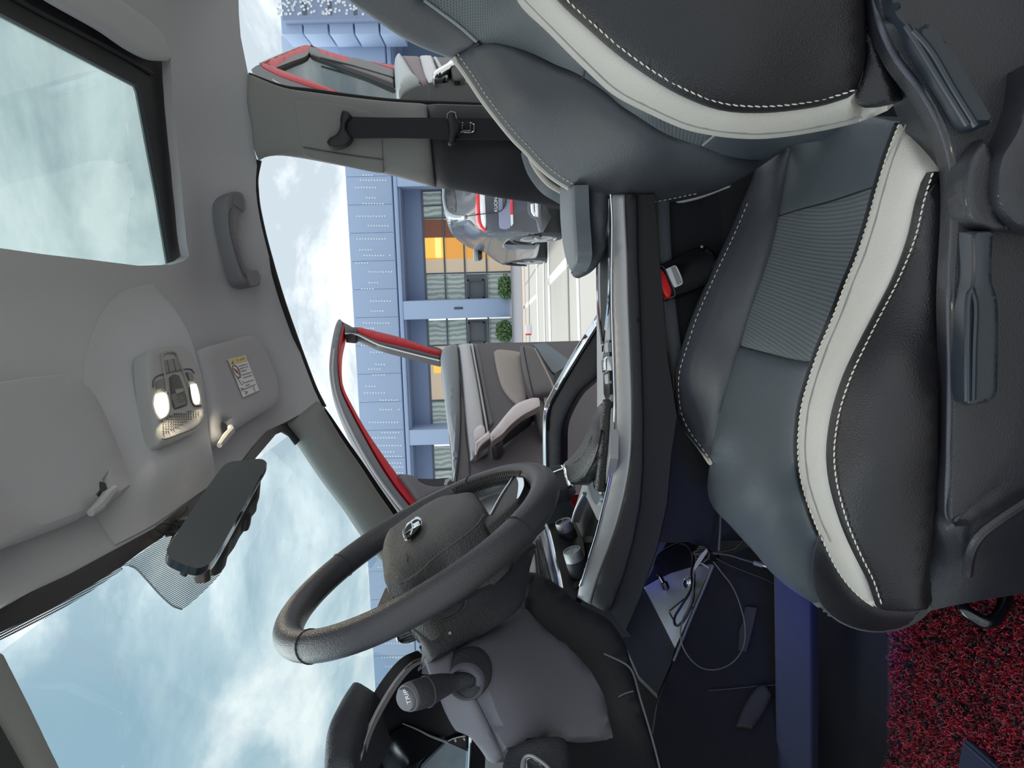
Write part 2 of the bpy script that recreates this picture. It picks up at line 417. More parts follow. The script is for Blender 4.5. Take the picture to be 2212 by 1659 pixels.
# ---- headliner (recessed sunroof opening at the left of the frame)
SUN_HOLE = [(-760, 380), (-300, 470), (0, 536), (93, 549), (187, 560), (299, 574), (370, 572), (396, 564), (409, 553), (403, 523), (389, 374), (374, 224), (368, 120), (347, 71), (258, 0), (130, -80), (-300, -330), (-760, -620)]
APERTURE = [(514, -60), (516, 30), (520, 80), (530, 130), (536, 160), (534, 224), (542, 266), (549, 322), (556, 348), (553, 385), (553, 410), (556, 440), (562, 475), (570, 510), (580, 550), (593, 595), (610, 650), (632, 715), (655, 780), (678, 840), (693, 872)]
HEADER = [(611, 914), (579, 930), (550, 962), (524, 995), (460, 1048), (398, 1092), (338, 1138), (150, 1240), (0, 1309), (-300, 1440), (-760, 1650)]
roof_panel = M('roof paint', (176, 26, 40), .3, coat=.6)
hl = struct(patch('ceiling', [(-760, -620), (-300, -330), (130, -80), (258, 0)][:3] + [(330, -300), (514, -300)] + APERTURE + HEADER + SUN_HOLE[:-3], HZ(), headliner, thick=.02, sp=22, smooth=False))
def slab(name, x0, x1, y0, y1, z, m): return struct(box(name, ((x0 + x1) / 2, (y0 + y1) / 2, z), (x1 - x0, y1 - y0, .03), m, bev=.01))
slab('ceiling_skin', -.26, -.06, .62, 1.78, 1.585, roof_panel); slab('ceiling_skin', .46, 1.9, .62, 1.78, 1.625, roof_panel)
slab('ceiling_skin', -.06, .46, .62, .74, 1.615, roof_panel); slab('ceiling_skin', -.06, .46, 1.66, 1.78, 1.615, roof_panel)
struct(box('trim_1', (1.25, 1.2, 1.50), (1.2, 1.1, .02), headliner, bev=.005))

# ---- sunroof
sg = glass('sunroof glass', (216, 225, 225), dirt=.22, dcol=(206, 222, 218))
sr = thing('sunroof', 'tinted glass sunroof with black frame and half drawn grey shade', 'sunroof', (.2, 1.2, 1.6))
patch('glass_pane', [(-760, -440), (-300, -150), (0, 28), (299, 187), (304, 199), (345, 420), (371, 576), (300, 580), (187, 566), (93, 555), (0, 542), (-300, 480), (-760, 390)], ZP(1.598), sg, sr, thick=.005, corner=30)
FR = [(-760, -660), (-760, -440), (-300, -150), (0, 28), (299, 187), (304, 199), (345, 420), (371, 580), (405, 575), (420, 553), (400, 374), (380, 120), (350, 50), (258, -20), (130, -100)]
patch('frame', FR, ZP(1.590), black_trim, sr, thick=.012, smooth=False)
ptube('frame_rail', [(-100, -82), (60, 12), (250, 112), (330, 160)], ZP(1.586), .004, black_trim, sr)
ptube('seal', [(376, 130), (384, 250), (396, 400), (408, 545)], ZP(1.575), .005, rubber, sr)
patch('sun_shade', [(-60, -110), (108, 0), (224, 67), (284, 108), (329, 129), (362, 132), (369, 122), (347, 68), (258, -2), (120, -90)], ZP(1.560), headliner, sr, bulge=.008, bw=22, thick=.01)

# ---- bulge of the headliner that carries the lamp console
def bo(P):
    P = np.atleast_2d(P); sm = lambda v: np.clip(v, 0, 1) ** 2 * (3 - 2 * np.clip(v, 0, 1))
    hd = 1309 - P[:, 0] * .505 - P[:, 1]                       # distance in front of the header line
    return .002 + .039 * sm((P[:, 0] - 190) / 190) * sm((P[:, 1] - 600) / 150) * sm((hd + 10) / 150)
BUL = [(330, 612), (344, 632), (376, 667), (405, 716), (425, 774), (443, 846), (451, 933), (463, 1005), (466, 1040), (400, 1086), (330, 1134), (250, 1176), (205, 1100), (190, 980), (180, 880), (186, 780), (215, 690), (265, 630)]
struct(patch('trim_2', BUL, HZ(bo), headliner, thick=.03, sp=16))

# ---- windscreen, its black border and the dotted sensor patch
WS = PL((-.33, 1.2, 1.40), (-.55, 0, 1))
def wsp(x, y): return np.array([x, y, 1.40 + .55 * (x + .33)])
wg = glass('windscreen glass', (226, 238, 240), boost=.7)
struct(mesh_obj('window_1', [wsp(-.345, .62), wsp(-.345, 1.74), wsp(-1.25, 1.92), wsp(-1.25, .5)], [(0, 1, 2, 3)], wg, smooth=False))
frit = M('black glass border', (38, 39, 46), .5)
GL = [(-760, 1730), (-300, 1500), (0, 1366), (100, 1320), (180, 1276), (262, 1224), (300, 1195), (345, 1165), (400, 1120), (470, 1072), (530, 1030), (552, 990), (596, 938), (610, 932), (626, 941), (640, 960)]
struct(patch('trim_3', HEADER[::-1] + [(640, 900), (650, 950)] + [(640, 960)] + GL[::-1][1:], toward(WS, .004), frit, thick=.004, smooth=False, sp=30))
dm = bpy.data.materials.new('dotted glass print'); dm.use_nodes = True; t_ = dm.node_tree; t_.nodes.clear()
o_ = t_.nodes.new('ShaderNodeOutputMaterial'); a_ = t_.nodes.new('ShaderNodeBsdfTransparent'); d_ = t_.nodes.new('ShaderNodeBsdfDiffuse'); d_.inputs[0].default_value = lin((90, 94, 98))
mx_ = t_.nodes.new('ShaderNodeMixShader'); u_ = t_.nodes.new('ShaderNodeUVMap'); s_ = t_.nodes.new('ShaderNodeVectorMath'); s_.operation = 'SCALE'; s_.inputs['Scale'].default_value = 420
v_ = t_.nodes.new('ShaderNodeTexVoronoi'); v_.voronoi_dimensions = '2D'; v_.inputs['Randomness'].default_value = 0; v_.inputs['Scale'].default_value = 1
g_ = t_.nodes.new('ShaderNodeMath'); g_.operation = 'LESS_THAN'; g_.inputs[1].default_value = .40
for a, b in ((u_.outputs[0], s_.inputs[0]), (s_.outputs[0], v_.inputs['Vector']), (v_.outputs['Distance'], g_.inputs[0]), (g_.outputs[0], mx_.inputs[0]), (a_.outputs[0], mx_.inputs[1]), (d_.outputs[0], mx_.inputs[2]), (mx_.outputs[0], o_.inputs[0])): t_.links.new(a, b)
struct(patch('trim_4', [(262, 1224), (280, 1221), (293, 1225), (320, 1252), (348, 1284), (375, 1307), (393, 1314), (407, 1307), (480, 1234), (485, 1216), (478, 1195), (430, 1140), (400, 1120), (345, 1165)], toward(WS, .003), dm, thick=.0015))
struct(patch('trim_5', [(-200, 1452), (0, 1363), (100, 1317), (180, 1273), (262, 1222), (266, 1230), (182, 1287), (102, 1334), (0, 1383), (-200, 1478)], toward(WS, .003), dm, thick=.0015, smooth=False))
ptube('trim_6', [(393, 1316), (375, 1310), (347, 1286), (318, 1254), (292, 1227), (280, 1222)], toward(WS, .004), .0013, M('grey print', (150, 156, 158), .6), seg=6)['kind'] = 'structure'

# ---- pillars
AP = TY([(693, 872, 1.74), (612, 914, 1.70), (788, 1156, 1.80), (858, 1108, 1.86), (840, 1230, 1.84)])
struct(patch('trim_7', [(612, 914), (693, 872), (708, 898), (741, 952), (780, 1008), (815, 1062), (850, 1112), (880, 1160), (870, 1230), (828, 1213), (786, 1157), (756, 1112), (702, 1042), (645, 960), (622, 928)], AP, pillar_cloth, bulge=.02, bw=30, thick=.03))
struct(patch('trim_8', [(700, 878), (712, 894), (750, 950), (788, 1004), (826, 1060), (866, 1116), (890, 1150), (872, 1160), (848, 1114), (812, 1064), (776, 1008), (738, 952), (704, 896)], TY([(700, 878, 1.78), (866, 1116, 1.90), (872, 1160, 1.9)]), rubber, thick=.02, sp=8))
struct(patch('trim_9', [(-260, 1250), (-140, 1340), (0, 1417), (60, 1536), (119, 1659), (210, 1850), (120, 1850), (50, 1659), (0, 1568), (-260, 1330)], TY([(0, 1417, .62), (119, 1659, .60), (0, 1568, .57), (210, 1850, .58)]), pillar_cloth, bulge=.008, bw=25, thick=.03, smooth=False))
struct(patch('trim_10', [(-260, 1335), (0, 1566), (52, 1659), (120, 1850), (20, 1850), (-60, 1659), (-260, 1450)], TY([(0, 1568, .555), (50, 1659, .55), (-60, 1659, .53)]), rubber, thick=.03, smooth=False))
BP = TY([(540, 200, 1.74), (560, 343, 1.76), (535, 160, 1.76), (700, 270, 1.765), (930, 301, 1.80), (922, 226, 1.85), (941, 405, 1.85), (752, 209, 1.80), (752, 361, 1.80)])
struct(patch('trim_11', [(535, 160), (613, 190), (668, 199), (752, 210), (850, 221), (922, 226), (925, 254), (930, 301), (941, 405), (836, 377), (752, 361), (640, 340), (598, 336), (572, 340), (559, 347), (549, 322), (542, 266), (534, 224)], BP, pillar_cloth, bulge=.015, bw=22, thick=.05, corner=60))
struct(patch('trim_12', [(637, 216), (696, 221), (769, 233), (811, 251), (824, 275), (826, 298), (829, 373), (822, 374), (724, 354), (657, 335), (651, 322), (644, 280)], toward(BP, .016), pillar_cloth, bulge=.003, bw=7, thick=.006, sp=8))
ptube('trim_13', [(655, 318), (740, 333), (829, 345)], toward(BP, .021), .0015, M('pillar seam grey', (92, 92, 90), .9), seg=6)['kind'] = 'structure'  # grey seam line across the cover
BP2 = TY([(922, 226, 1.85), (941, 405, 1.85), (928, 300, 1.80), (1100, 300, 1.82), (1139, 436, 1.88), (1100, 230, 1.88), (1320, 300, 1.82), (1320, 470, 1.9)])
struct(patch('trim_14', [(921, 226), (994, 228), (1100, 231), (1320, 236), (1320, 470), (1210, 449), (1139, 436), (1069, 426), (998, 412), (941, 405.5), (930, 301), (925, 254)], BP2, black_trim, bulge=.015, bw=20, thick=.05, smooth=False))
ptube('trim_15', [(536, 162), (613, 189), (668, 196), (752, 207.5), (850, 218.5), (990, 224), (1060, 227)], toward(TY([(536, 162, 1.78), (752, 207, 1.84), (1060, 227, 1.9)]), 0), .006, rubber)['kind'] = 'structure'
ptube('trim_16', [(559, 346), (552, 385), (553, 412), (556, 442), (563, 478), (571, 513), (582, 554), (595, 600), (612, 655), (634, 718), (658, 784), (682, 845), (700, 880)], TY([(559, 346, 1.79), (553, 412, 1.80), (595, 600, 1.80), (700, 880, 1.80)]), .007, rubber)['kind'] = 'structure'
# car floor, tunnel side, sills, rear bulkhead
struct(box('floor', (.1, 1.22, .405), (2.6, 1.35, .03), carpet, bev=0))
struct(box('wall_front', (-1.25, 1.22, .72), (.04, 1.4, .66), black_trim, bev=0))
struct(box('wall_right', (.45, 1.88, .43), (2.4, .05, .10), black_trim, bev=.01)); struct(box('wall_rear', (1.75, 1.2, .65), (.05, 1.3, .6), black_trim, bev=.01))
struct(box('trim_17', (.12, .47, .42), (1.7, .1, .12), M('sill plastic', (46, 48, 54), .5, bump=.4, bs=800), bev=.01))
struct(box('trim_18', (-.15, 1.94, .43), (1.4, .12, .1), red_paint, bev=.02))

# ---- passenger-side cockpit front under the windscreen
cowl = struct(mesh_obj('trim_19', [(-.80, 1.02, .93), (-.80, 1.86, .93), (-1.3, 1.9, .98), (-1.3, .5, .98), (-.86, .5, .96), (-.72, 1.02, .80), (-.72, 1.86, .80)], [(0, 1, 2, 3, 4), (0, 5, 6, 1)], black_trim, smooth=False))

# ================================================================== DRIVER SEAT
seat = thing('driver_seat', 'black leather driver seat with cream stripe and pale stitching beside open door', 'car seat', (-.02, .84, .42))
CU = TY([(1945, 300, .625), (1800, 700, .655), (1735, 900, .66), (1728, 1000, .66), (1782, 1171, .65), (1893, 1311, .625),
         (1707, 322, 1.03), (1677, 470, 1.01), (1600, 749, .985), (1537, 985, 1.0), (1760, 500, .90), (1690, 700, .86), (1640, 900, .86),
         (1700, 1080, .78), (1533, 1045, 1.06), (1607, 1164, .99), (1690, 1255, .90), (1811, 1343, .76), (1918, 1358, .68), (2003, 1319, .60), (1560, 1020, 1.0), (1620, 1080, .87), (1880, 350, .72)])
stripe_L = [(1945, 268), (1922, 327), (1899, 400), (1875, 487), (1852, 557), (1829, 613), (1801, 688), (1773, 753), (1752, 814), (1735, 875), (1728, 931), (1727, 980), (1735, 1044), (1761, 1124), (1782, 1171), (1810, 1228), (1841, 1270), (1874, 1300), (1893, 1311)]
stripe_R = [(1955, 268), (1983, 330), (2001, 373), (1983, 431), (1964, 511), (1927, 604), (1889, 679), (1852, 753), (1824, 814), (1801, 884), (1791, 940), (1788, 985), (1794, 1044), (1817, 1129), (1846, 1199), (1874, 1256), (1888, 1298), (1895, 1313)]
STR = TY([(1945, 270, .615), (1990, 360, .575), (1875, 487, .645), (1964, 511, .59), (1801, 688, .66), (1889, 679, .605), (1728, 931, .66), (1795, 930, .605), (1735, 1044, .66), (1794, 1044, .61), (1782, 1171, .65), (1846, 1199, .60), (1893, 1311, .615)])
ridge = [(1707, 318), (1693, 380), (1679, 469), (1647, 590), (1623, 669), (1600, 749), (1577, 828), (1549, 931), (1537, 987), (1533, 1003)]
bol_edge = [(1640, 352), (1628, 387), (1607, 436), (1577, 506), (1544, 576), (1521, 627), (1497, 683), (1474, 753), (1460, 800), (1458, 847), (1465, 893), (1483, 931), (1507, 963), (1533, 1000)]
BO = TY([(1707, 318, 1.03), (1600, 749, .985), (1537, 987, 1.0), (1620, 400, 1.09), (1460, 820, 1.085), (1520, 975, 1.06), (1560, 620, 1.05), (1520, 820, 1.03)])
patch('cushion_bolster', ridge[::-1] + [(1668, 330)] + bol_edge, BO, seat_shoulder, seat, bulge=.012, bw=34, thick=.03)
p_rear = [(1700, 300), (1707, 322), (1693, 380), (1679, 469), (1733, 452), (1787, 438), (1850, 418), (1899, 402), (1922, 327), (1945, 262), (1850, 250)]
patch('cushion_rear_panel', p_rear, CU, seat_leather, seat, bulge=.003, bw=10, thick=.03, corner=35)
p_perf = [(1679, 469), (1647, 590), (1623, 669), (1600, 749), (1670, 767), (1717, 779), (1763, 786), (1775, 753), (1803, 688), (1831, 613), (1854, 557), (1877, 487), (1897, 402), (1850, 418), (1787, 438), (1733, 452)]
patch('cushion_perforated_panel', p_perf, CU, seat_perf, seat, bulge=.004, bw=12, thick=.03, corner=35)
p_front = [(1600, 749), (1577, 828), (1549, 931), (1537, 987), (1530, 1045), (1536, 1082), (1553, 1108), (1577, 1131), (1607, 1164), (1637, 1197), (1661, 1227), (1690, 1255), (1720, 1277), (1760, 1302), (1790, 1328), (1812, 1344), (1775, 1300), (1761, 1246), (1763, 1199), (1775, 1157), (1761, 1124), (1737, 1044), (1729, 980), (1730, 931), (1737, 875), (1754, 814), (1763, 786), (1717, 779), (1670, 767)]
patch('cushion_front_panel', p_front, CU, seat_leather, seat, bulge=.008, bw=22, thick=.035, corner=35)
p_corner = [(1773, 1155), (1763, 1199), (1761, 1246), (1772, 1292), (1800, 1328), (1841, 1351), (1888, 1360), (1944, 1353), (1982, 1333), (2004, 1316), (1960, 1318), (1895, 1313), (1874, 1300), (1841, 1270), (1810, 1228), (1782, 1171)]
patch('cushion_corner', p_corner, CU, seat_side, seat, bulge=.007, bw=18, thick=.03, corner=40)
patch('cushion_stripe', stripe_L + stripe_R[::-1], STR, white_leather, seat, bulge=.006, bw=26, thick=.02, corner=60)
side_low = [(2001, 373), (2020, 400), (2026, 473), (2027, 613), (2027, 800), (2024, 900), (2024, 1035), (2012, 1185), (2002, 1290), (2003, 1316), (1960, 1318), (1895, 1313)]
SD = TY([(2001, 373, .565), (1964, 511, .59), (2026, 473, .56), (1889, 679, .60), (2027, 800, .56), (1795, 930, .60), (2024, 1035, .56), (1846, 1199, .59), (2003, 1316, .575), (1895, 1313, .61), (1930, 1000, .555), (1950, 800, .555)])
patch('cushion_side', stripe_R[2:] + side_low[::-1][:-1], SD, seat_side, seat, bulge=.01, bw=36, thick=.03, corner=40)
off = lambda L_, dx, dy=0: [(x + dx, y + dy) for x, y in L_]
patch('piping', off(stripe_R[2:], 1) + off(stripe_R[2:], 13)[::-1], toward(SD, .006), piping_dark, seat, thick=.008, sp=6, smooth=False)
stitches('stitching', off(stripe_R[2:], 14), toward(SD, .009), thread, seat, dash=11, gap=3, r=.00065, skew=.8)
stitches('stitching', off(stripe_L, -3), toward(CU, .010), thread, seat, dash=10, gap=3, r=.00065, skew=.8)
ptube('piping', off(stripe_L[:16], -8), toward(CU, .004), .0022, piping_dark, seat, seg=6)
ptube('seam', off(stripe_L[:15], 12), toward(STR, .0065), .0006, M('grey thread', (150, 150, 150), .8), seat, seg=5)
_pe = off(bol_edge[2:], 1, 0); _n = len(cr(_pe, False, 10, 60))
ptube('piping', _pe, toward(BO, .002), np.interp(np.linspace(0, 1, _n), [0, .45, .62, 1], [.0006, .0012, .0030, .0034]), white_leather, seat, seg=6)
stitches('stitching', off(bol_edge[2:], 8, 3), toward(BO, .011), thread, seat, dash=8, gap=5, r=.00075)
ptube('seam', [(1600, 749), (1670, 767), (1717, 779), (1761, 785)], toward(CU, .001), .0016, piping_dark, seat, seg=6)
ptube('seam', [(1679, 469), (1733, 452), (1787, 438), (1890, 405)], toward(CU, .001), .0016, piping_dark, seat, seg=6)
ptube('piping', [(1775, 1157), (1763, 1199), (1761, 1246), (1772, 1292), (1800, 1328), (1841, 1351), (1888, 1360), (1944, 1353), (1984, 1332), (2004, 1314)], toward(CU, .004), .003, M('grey piping', (70, 72, 74), .5), seat, seg=6)
box('cushion_core', (-.06, .85, .455), (.40, .32, .05), seat_side, seat, bev=.02)
box('cushion_base', (-.04, .84, .44), (.40, .42, .04), rubber, seat, bev=.01)

# ---- backrest
bs_L = [(1100, -70), (1123, 0), (1188, 66), (1266, 144), (1327, 199), (1400, 238), (1479, 273), (1530, 285), (1581, 292), (1647, 294), (1740, 283), (1857, 257), (1932, 226)]
bs_R = [(1160, -70), (1208, 0), (1273, 61), (1334, 114), (1413, 170), (1483, 208), (1553, 233), (1623, 240), (1693, 237), (1763, 226), (1812, 213), (1847, 201), (1852, 225), (1862, 232), (1890, 228), (1930, 214)]
BSf = TY([(1123, 0, .655), (1208, 0, .605), (1266, 144, .66), (1334, 114, .605), (1400, 238, .665), (1413, 170, .605), (1581, 292, .665), (1581, 238, .61), (1740, 283, .655), (1763, 226, .605), (1857, 257, .64), (1850, 203, .59), (1932, 220, .60)])
patch('backrest_stripe', bs_L + bs_R[::-1], BSf, white_leather, seat, bulge=.008, bw=26, thick=.03, corner=55)
BF = TY([(766, 0, 1.05), (828, 44, 1.07), (911, 94, 1.085), (985, 121, 1.09), (916, 0, 1.0), (994, 58, 1.01), (1036, 92, 1.01), (1160, 119, .985), (1299, 191, .965), (1441, 289, .96), (1581, 338, .97), (1690, 325, .98),
         (1123, 0, .80), (1060, -40, .88), (1266, 144, .83), (1400, 238, .85), (1546, 289, .87), (1740, 283, .86), (1900, 238, .80)])
BB = TY([(983, 122, 1.08), (1138, 324, 1.105), (1327, 439, 1.11), (1507, 423, 1.10), (1700, 314, 1.03), (1036, 92, 1.01), (1160, 119, .985), (1299, 191, .965), (1441, 289, .96), (1581, 338, .97), (1120, 200, 1.015), (1400, 340, 1.0)])
sil = [(740, -25), (766, 0), (800, 24), (828, 44), (869, 72), (911, 94), (955, 111), (983, 122)]
seam1 = [(890, -40), (916, 0), (950, 25), (994, 58), (1030, 90)]
patch('backrest_shoulder', sil + [(1033, 93)] + seam1[::-1], BF, seat_shoulder, seat, bulge=.008, bw=22, thick=.04, corner=40)
inner = [(983, 122), (1011, 161), (1044, 211), (1077, 255), (1113, 299), (1138, 324), (1169, 358), (1202, 385), (1244, 410), (1285, 430), (1327, 439), (1368, 443), (1400, 443), (1432, 438), (1507, 423), (1577, 397), (1623, 369), (1665, 341), (1707, 313)]
pb = [(1036, 92), (1077, 93), (1119, 104), (1160, 119), (1202, 139), (1244, 156), (1299, 191), (1341, 226), (1381, 252), (1441, 289), (1516, 315), (1581, 338), (1647, 342)]
patch('backrest_bolster', inner + [(1690, 305)] + pb[::-1], BB, seat_shoulder, seat, bulge=.010, bw=32, thick=.02, corner=40)
patch('backrest_perforated_panel', seam1[::-1] + [(1060, -70)] + [(1100, -60), (1125, 0), (1190, 66), (1268, 144), (1329, 199), (1402, 238), (1481, 273), (1546, 289)] + [(1516, 315), (1441, 289), (1381, 252), (1341, 226), (1299, 191), (1244, 156), (1202, 139), (1160, 119), (1119, 104), (1077, 93)], BF, seat_perf, seat, bulge=.003, bw=10, thick=.012, corner=40)
patch('backrest_lower_panel', [(1516, 315), (1546, 289), (1647, 290), (1740, 279), (1860, 252), (1915, 234), (1830, 290), (1707, 315), (1647, 343), (1581, 338)], BF, seat_leather, seat, bulge=.003, bw=10, thick=.012, corner=40)
ptube('seam', [(916, 0), (950, 25), (994, 58), (1030, 90)], toward(BF, .004), .0022, M('pale piping', (150, 158, 162), .5), seat, seg=6)
ptube('seam', [(1036, 92), (1012, 104), (986, 121)], toward(BF, .004), .002, piping_dark, seat, seg=6)
ptube('seam', [(1259, 168), (1266, 146)], toward(BF, .003), .0015, piping_dark, seat, seg=6)
ptube('seam', [(1518, 314), (1546, 290)], toward(BF, .003), .0015, M('pale piping', (150, 158, 162), .5), seat, seg=6)
ptube('piping', off(inner[:16], -1, 3), toward(BB, .001), np.linspace(.0055, .003, len(cr(off(inner[:16], -1, 3), False, 10, 60))), white_leather, seat, seg=8)
ptube('piping', off(sil, -3, 3), toward(BF, .001), .0028, M('pale piping', (150, 158, 162), .5), seat, seg=6)
stitches('stitching', off(inner[:15], 5, -6), toward(BB, .009), thread, seat, dash=7, gap=4, r=.00065)
bside = [(1240, -70), (1864, -60), (1865, 0), (1871, 84), (1869, 130), (1860, 172), (1848, 200)]
SB = TY([(1208, 0, .605), (1334, 114, .605), (1483, 208, .605), (1623, 240, .605), (1763, 226, .605), (1847, 201, .59), (1864, 0, .56), (1870, 100, .57), (1500, 0, .565), (1600, 120, .575), (1400, -60, .565)])
patch('backrest_side', bs_R[:12] + bside[::-1], SB, seat_side, seat, bulge=.015, bw=46, thick=.04, corner=45)
patch('piping', off(bs_R[:12], 1, -1) + off(bs_R[:12], 7, -9)[::-1], toward(SB, .009), piping_dark, seat, thick=.01, sp=6, smooth=False)
stitches('stitching', off(bs_R[:12], 8, -10), toward(SB, .012), thread, seat, dash=12, gap=4, r=.00065, skew=1.0)
ptube('seam', off(bs_L[1:12], 6, -4), toward(BSf, .0085), .0006, M('grey thread', (150, 150, 150), .8), seat, seg=5)
patch('recliner_flap', [(1864, -60), (1867, 0), (1873, 84), (1871, 132), (1862, 174), (1850, 207), (1853, 226), (1868, 233), (1900, 228), (1934, 219), (1930, 190), (1905, 120), (1888, 50), (1885, -60)], TY([(1865, 0, .575), (1852, 225, .585), (1930, 215, .57), (1886, 0, .565)]), seat_side, seat, bulge=.006, bw=10, thick=.03)
# ---- plastic valance with its levers
VA = TY([(1884, 0, .56), (1893, 56, .565), (1932, 230, .60), (1960, 290, .60), (2001, 373, .595), (2025, 450, .582), (2026, 640, .577), (2026, 900, .572), (2024, 1035, .570), (1899, 56, .545), (1936, 126, .538), (1992, 201, .536), (2034, 280, .536), (2057, 364, .536), (2060, 467, .536), (2049, 640, .536), (2053, 800, .536), (2050, 987, .537), (2047, 1115, .542)])
VF = TY([(1899, 56, .543), (2034, 280, .534), (2052, 640, .533), (2050, 1110, .538), (2212, 0, .53), (2212, 700, .528), (2300, 1100, .53)])
VB = TY([(2054, 1135, .54), (2320, 950, .532), (2003, 1318, .585), (2170, 1285, .57), (2012, 1185, .572), (2024, 1035, .570), (2300, 1250, .56), (2100, 1200, .55)])
ridge1 = [(1885, -60), (1890, 0), (1903, 56), (1936, 126), (1992, 201), (2034, 280), (2057, 364), (2060, 467), (2051, 640), (2053, 800), (2050, 987), (2048, 1115), (2055, 1137)]
val_in = [(1880, -60), (1884, 0), (1893, 56), (1915, 150), (1930, 230), (1957, 288), (1999, 373), (2023, 420), (2025, 613), (2025, 800), (2022, 1035), (2024, 1120)]
patch('valance', val_in + ridge1[::-1], VA, valance_plastic, seat, thick=.012, sp=12, corner=60)
patch('valance_face', off(ridge1, -1) + [(2076, 1105), (2146, 1054), (2320, 950), (2420, 900), (2420, -60)], VF, valance_plastic, seat, bulge=.006, bw=10, thick=.02, corner=60)
patch('valance_front', [(2020, 1035), (2046, 1113), (2055, 1136), (2076, 1106), (2146, 1055), (2320, 951), (2420, 901), (2420, 1240), (2300, 1268), (2170, 1289), (2066, 1307), (2003, 1321), (2000, 1290), (2011, 1185)], VB, valance_plastic, seat, thick=.012, corner=60)
rg = M('valance ridge highlight', (70, 72, 82), .3, bump=.3, bs=1100)  # paler plastic for the crease bead: the highlight is put into its colour
ptube('valance_ridge', ridge1[1:], toward(VA, .000), .0024, rg, seat, seg=10)
ptube('valance_ridge', [(2055, 1137), (2076, 1105), (2146, 1054), (2225, 1003), (2320, 950)], toward(VF, .000), .0024, rg, seat, seg=10)
# hinge bulge over the recliner and rear part of the valance
patch('valance_boss', [(2212, 140), (2200, 225), (2170, 300), (2145, 340), (2136, 390), (2140, 440), (2155, 468), (2180, 492), (2240, 505), (2420, 505), (2420, 100)], toward(VF, .026), valance_plastic, seat, bulge=.012, bw=14, thick=.02)
patch('valance_boss', [(2118, 300), (2090, 335), (2075, 390), (2078, 440), (2090, 478), (2130, 500), (2180, 500), (2150, 470), (2137, 420), (2140, 350)], toward(VF, .018), valance_plastic, seat, bulge=.008, bw=12, thick=.02)
patch('lever', [(2096, 500), (2140, 498), (2138, 610), (2148, 640), (2150, 800), (2146, 852), (2130, 866), (2085, 876), (2080, 850), (2084, 700), (2090, 640), (2096, 600)], toward(VF, .022), lever_plastic, seat, bulge=.006, bw=9, thick=.016)
ptube('lever_rib', [(2090, 866), (2090, 720), (2093, 640), (2098, 625), (2106, 650), (2104, 760), (2102, 862)], toward(VF, .028), .0022, lever_plastic, seat, seg=8)
patch('lever', [(1920, -60), (1958, 50), (1972, 70), (2000, 52), (2030, 76), (2060, 120), (2100, 190), (2142, 262), (2132, 270), (2100, 276), (2088, 268), (2050, 205), (1990, 110), (1958, 58), (1935, 30)], toward(VF, .022), lever_plastic, seat, bulge=.006, bw=9, thick=.016)
ptube('lever_rib', [(1957, 55), (1990, 108), (2040, 190), (2090, 270)], toward(VF, .028), .0022, lever_plastic, seat, seg=8)
ptube('lever_rib', [(1972, 66), (2010, 110), (2060, 195), (2108, 272)], toward(VF, .029), .0024, lever_plastic, seat, seg=8)
ptube('valance_rib', [(2090, 1240), (2098, 1190), (2118, 1155), (2160, 1122), (2240, 1070)], toward(VB, .010), .004, valance_plastic, seat, seg=8)
gl_bar = M('painted steel bar', (16, 17, 24), .18, coat=.5)
ptube('adjuster_bar', [(2068, 1290), (2085, 1318), (2118, 1340), (2142, 1343), (2160, 1325), (2170, 1300), (2178, 1270)], TY([(2068, 1290, .60), (2130, 1345, .58), (2178, 1270, .60)]), .0055, gl_bar, seat, seg=10)
box('backrest_shell', (.43, .87, .94), (.11, .34, .66), seat_side, seat, bev=.05, R=Matrix.Rotation(math.radians(25), 3, 'Y'))

# ---- passenger seat, mostly hidden behind the console and the driver seat
ps = thing('passenger_seat', 'grey leather passenger seat back with cream piping behind the driver seat', 'car seat', (.35, 1.55, .42))
PSf = TY([(1142, 328, 1.34), (1188, 399, 1.32), (1230, 430, 1.32), (1330, 330, 1.40)])
patch('backrest', [(1137, 310), (1142, 328), (1150, 350), (1163, 372), (1185, 397), (1212, 414), (1235, 425), (1300, 420), (1300, 300), (1180, 280)], PSf, M('blue grey leather', (96, 104, 114), .45, bump=.2, bs=900, kind='leather'), ps, bulge=.006, bw=16, thick=.03)
ptube('piping', [(1136, 308), (1142, 328), (1150, 350), (1163, 372), (1185, 397), (1212, 414)], PSf, .005, white_leather, ps)
box('cushion', (.10, 1.56, .55), (.46, .46, .11), seat_side, ps, bev=.04)
box('seat_frame', (.10, 1.56, .46), (.36, .40, .085), rubber, ps, bev=.01)

# ================================================================== STEERING WHEEL
WC = np.array([-.319, .845, 1.005]); EL = math.radians(26.4)
WNn = np.array([math.cos(EL), 0, math.sin(EL)]); WA = np.array([0, 1.0, 0]); WB = np.cross(WNn, WA)   # WB points up the wheel
WP = lambda o=0.0: PL(WC + WNn * o, WNn)
def wpt(a, r, o=0.0): return WC + (WA * math.cos(a) + WB * math.sin(a)) * r + WNn * o
wheel = thing('steering_wheel', 'black leather steering wheel with chrome shield emblem on the pad', 'steering wheel', tuple(WC))
def torus_geo(R, r, a0=0, a1=2 * math.pi, n=96, m=20, off=0.0, closed=True, flat=1.0):
    V = []; Fc = []; N_ = n if closed else n + 1
    for i in range(N_):
        t = a0 + (a1 - a0) * i / n
        for j in range(m):
            q = 2 * math.pi * j / m; V.append(wpt(t, R + r * math.cos(q), off + r * flat * math.sin(q)))
    for i in range(n):
        for j in range(m):
            a, b = i, (i + 1) % N_; k = (j + 1) % m; Fc.append((a * m + j, b * m + j, b * m + k, a * m + k))
    return np.array(V), Fc
mesh_obj('rim', *torus_geo(.17, .0168), wheel_leather, wheel)
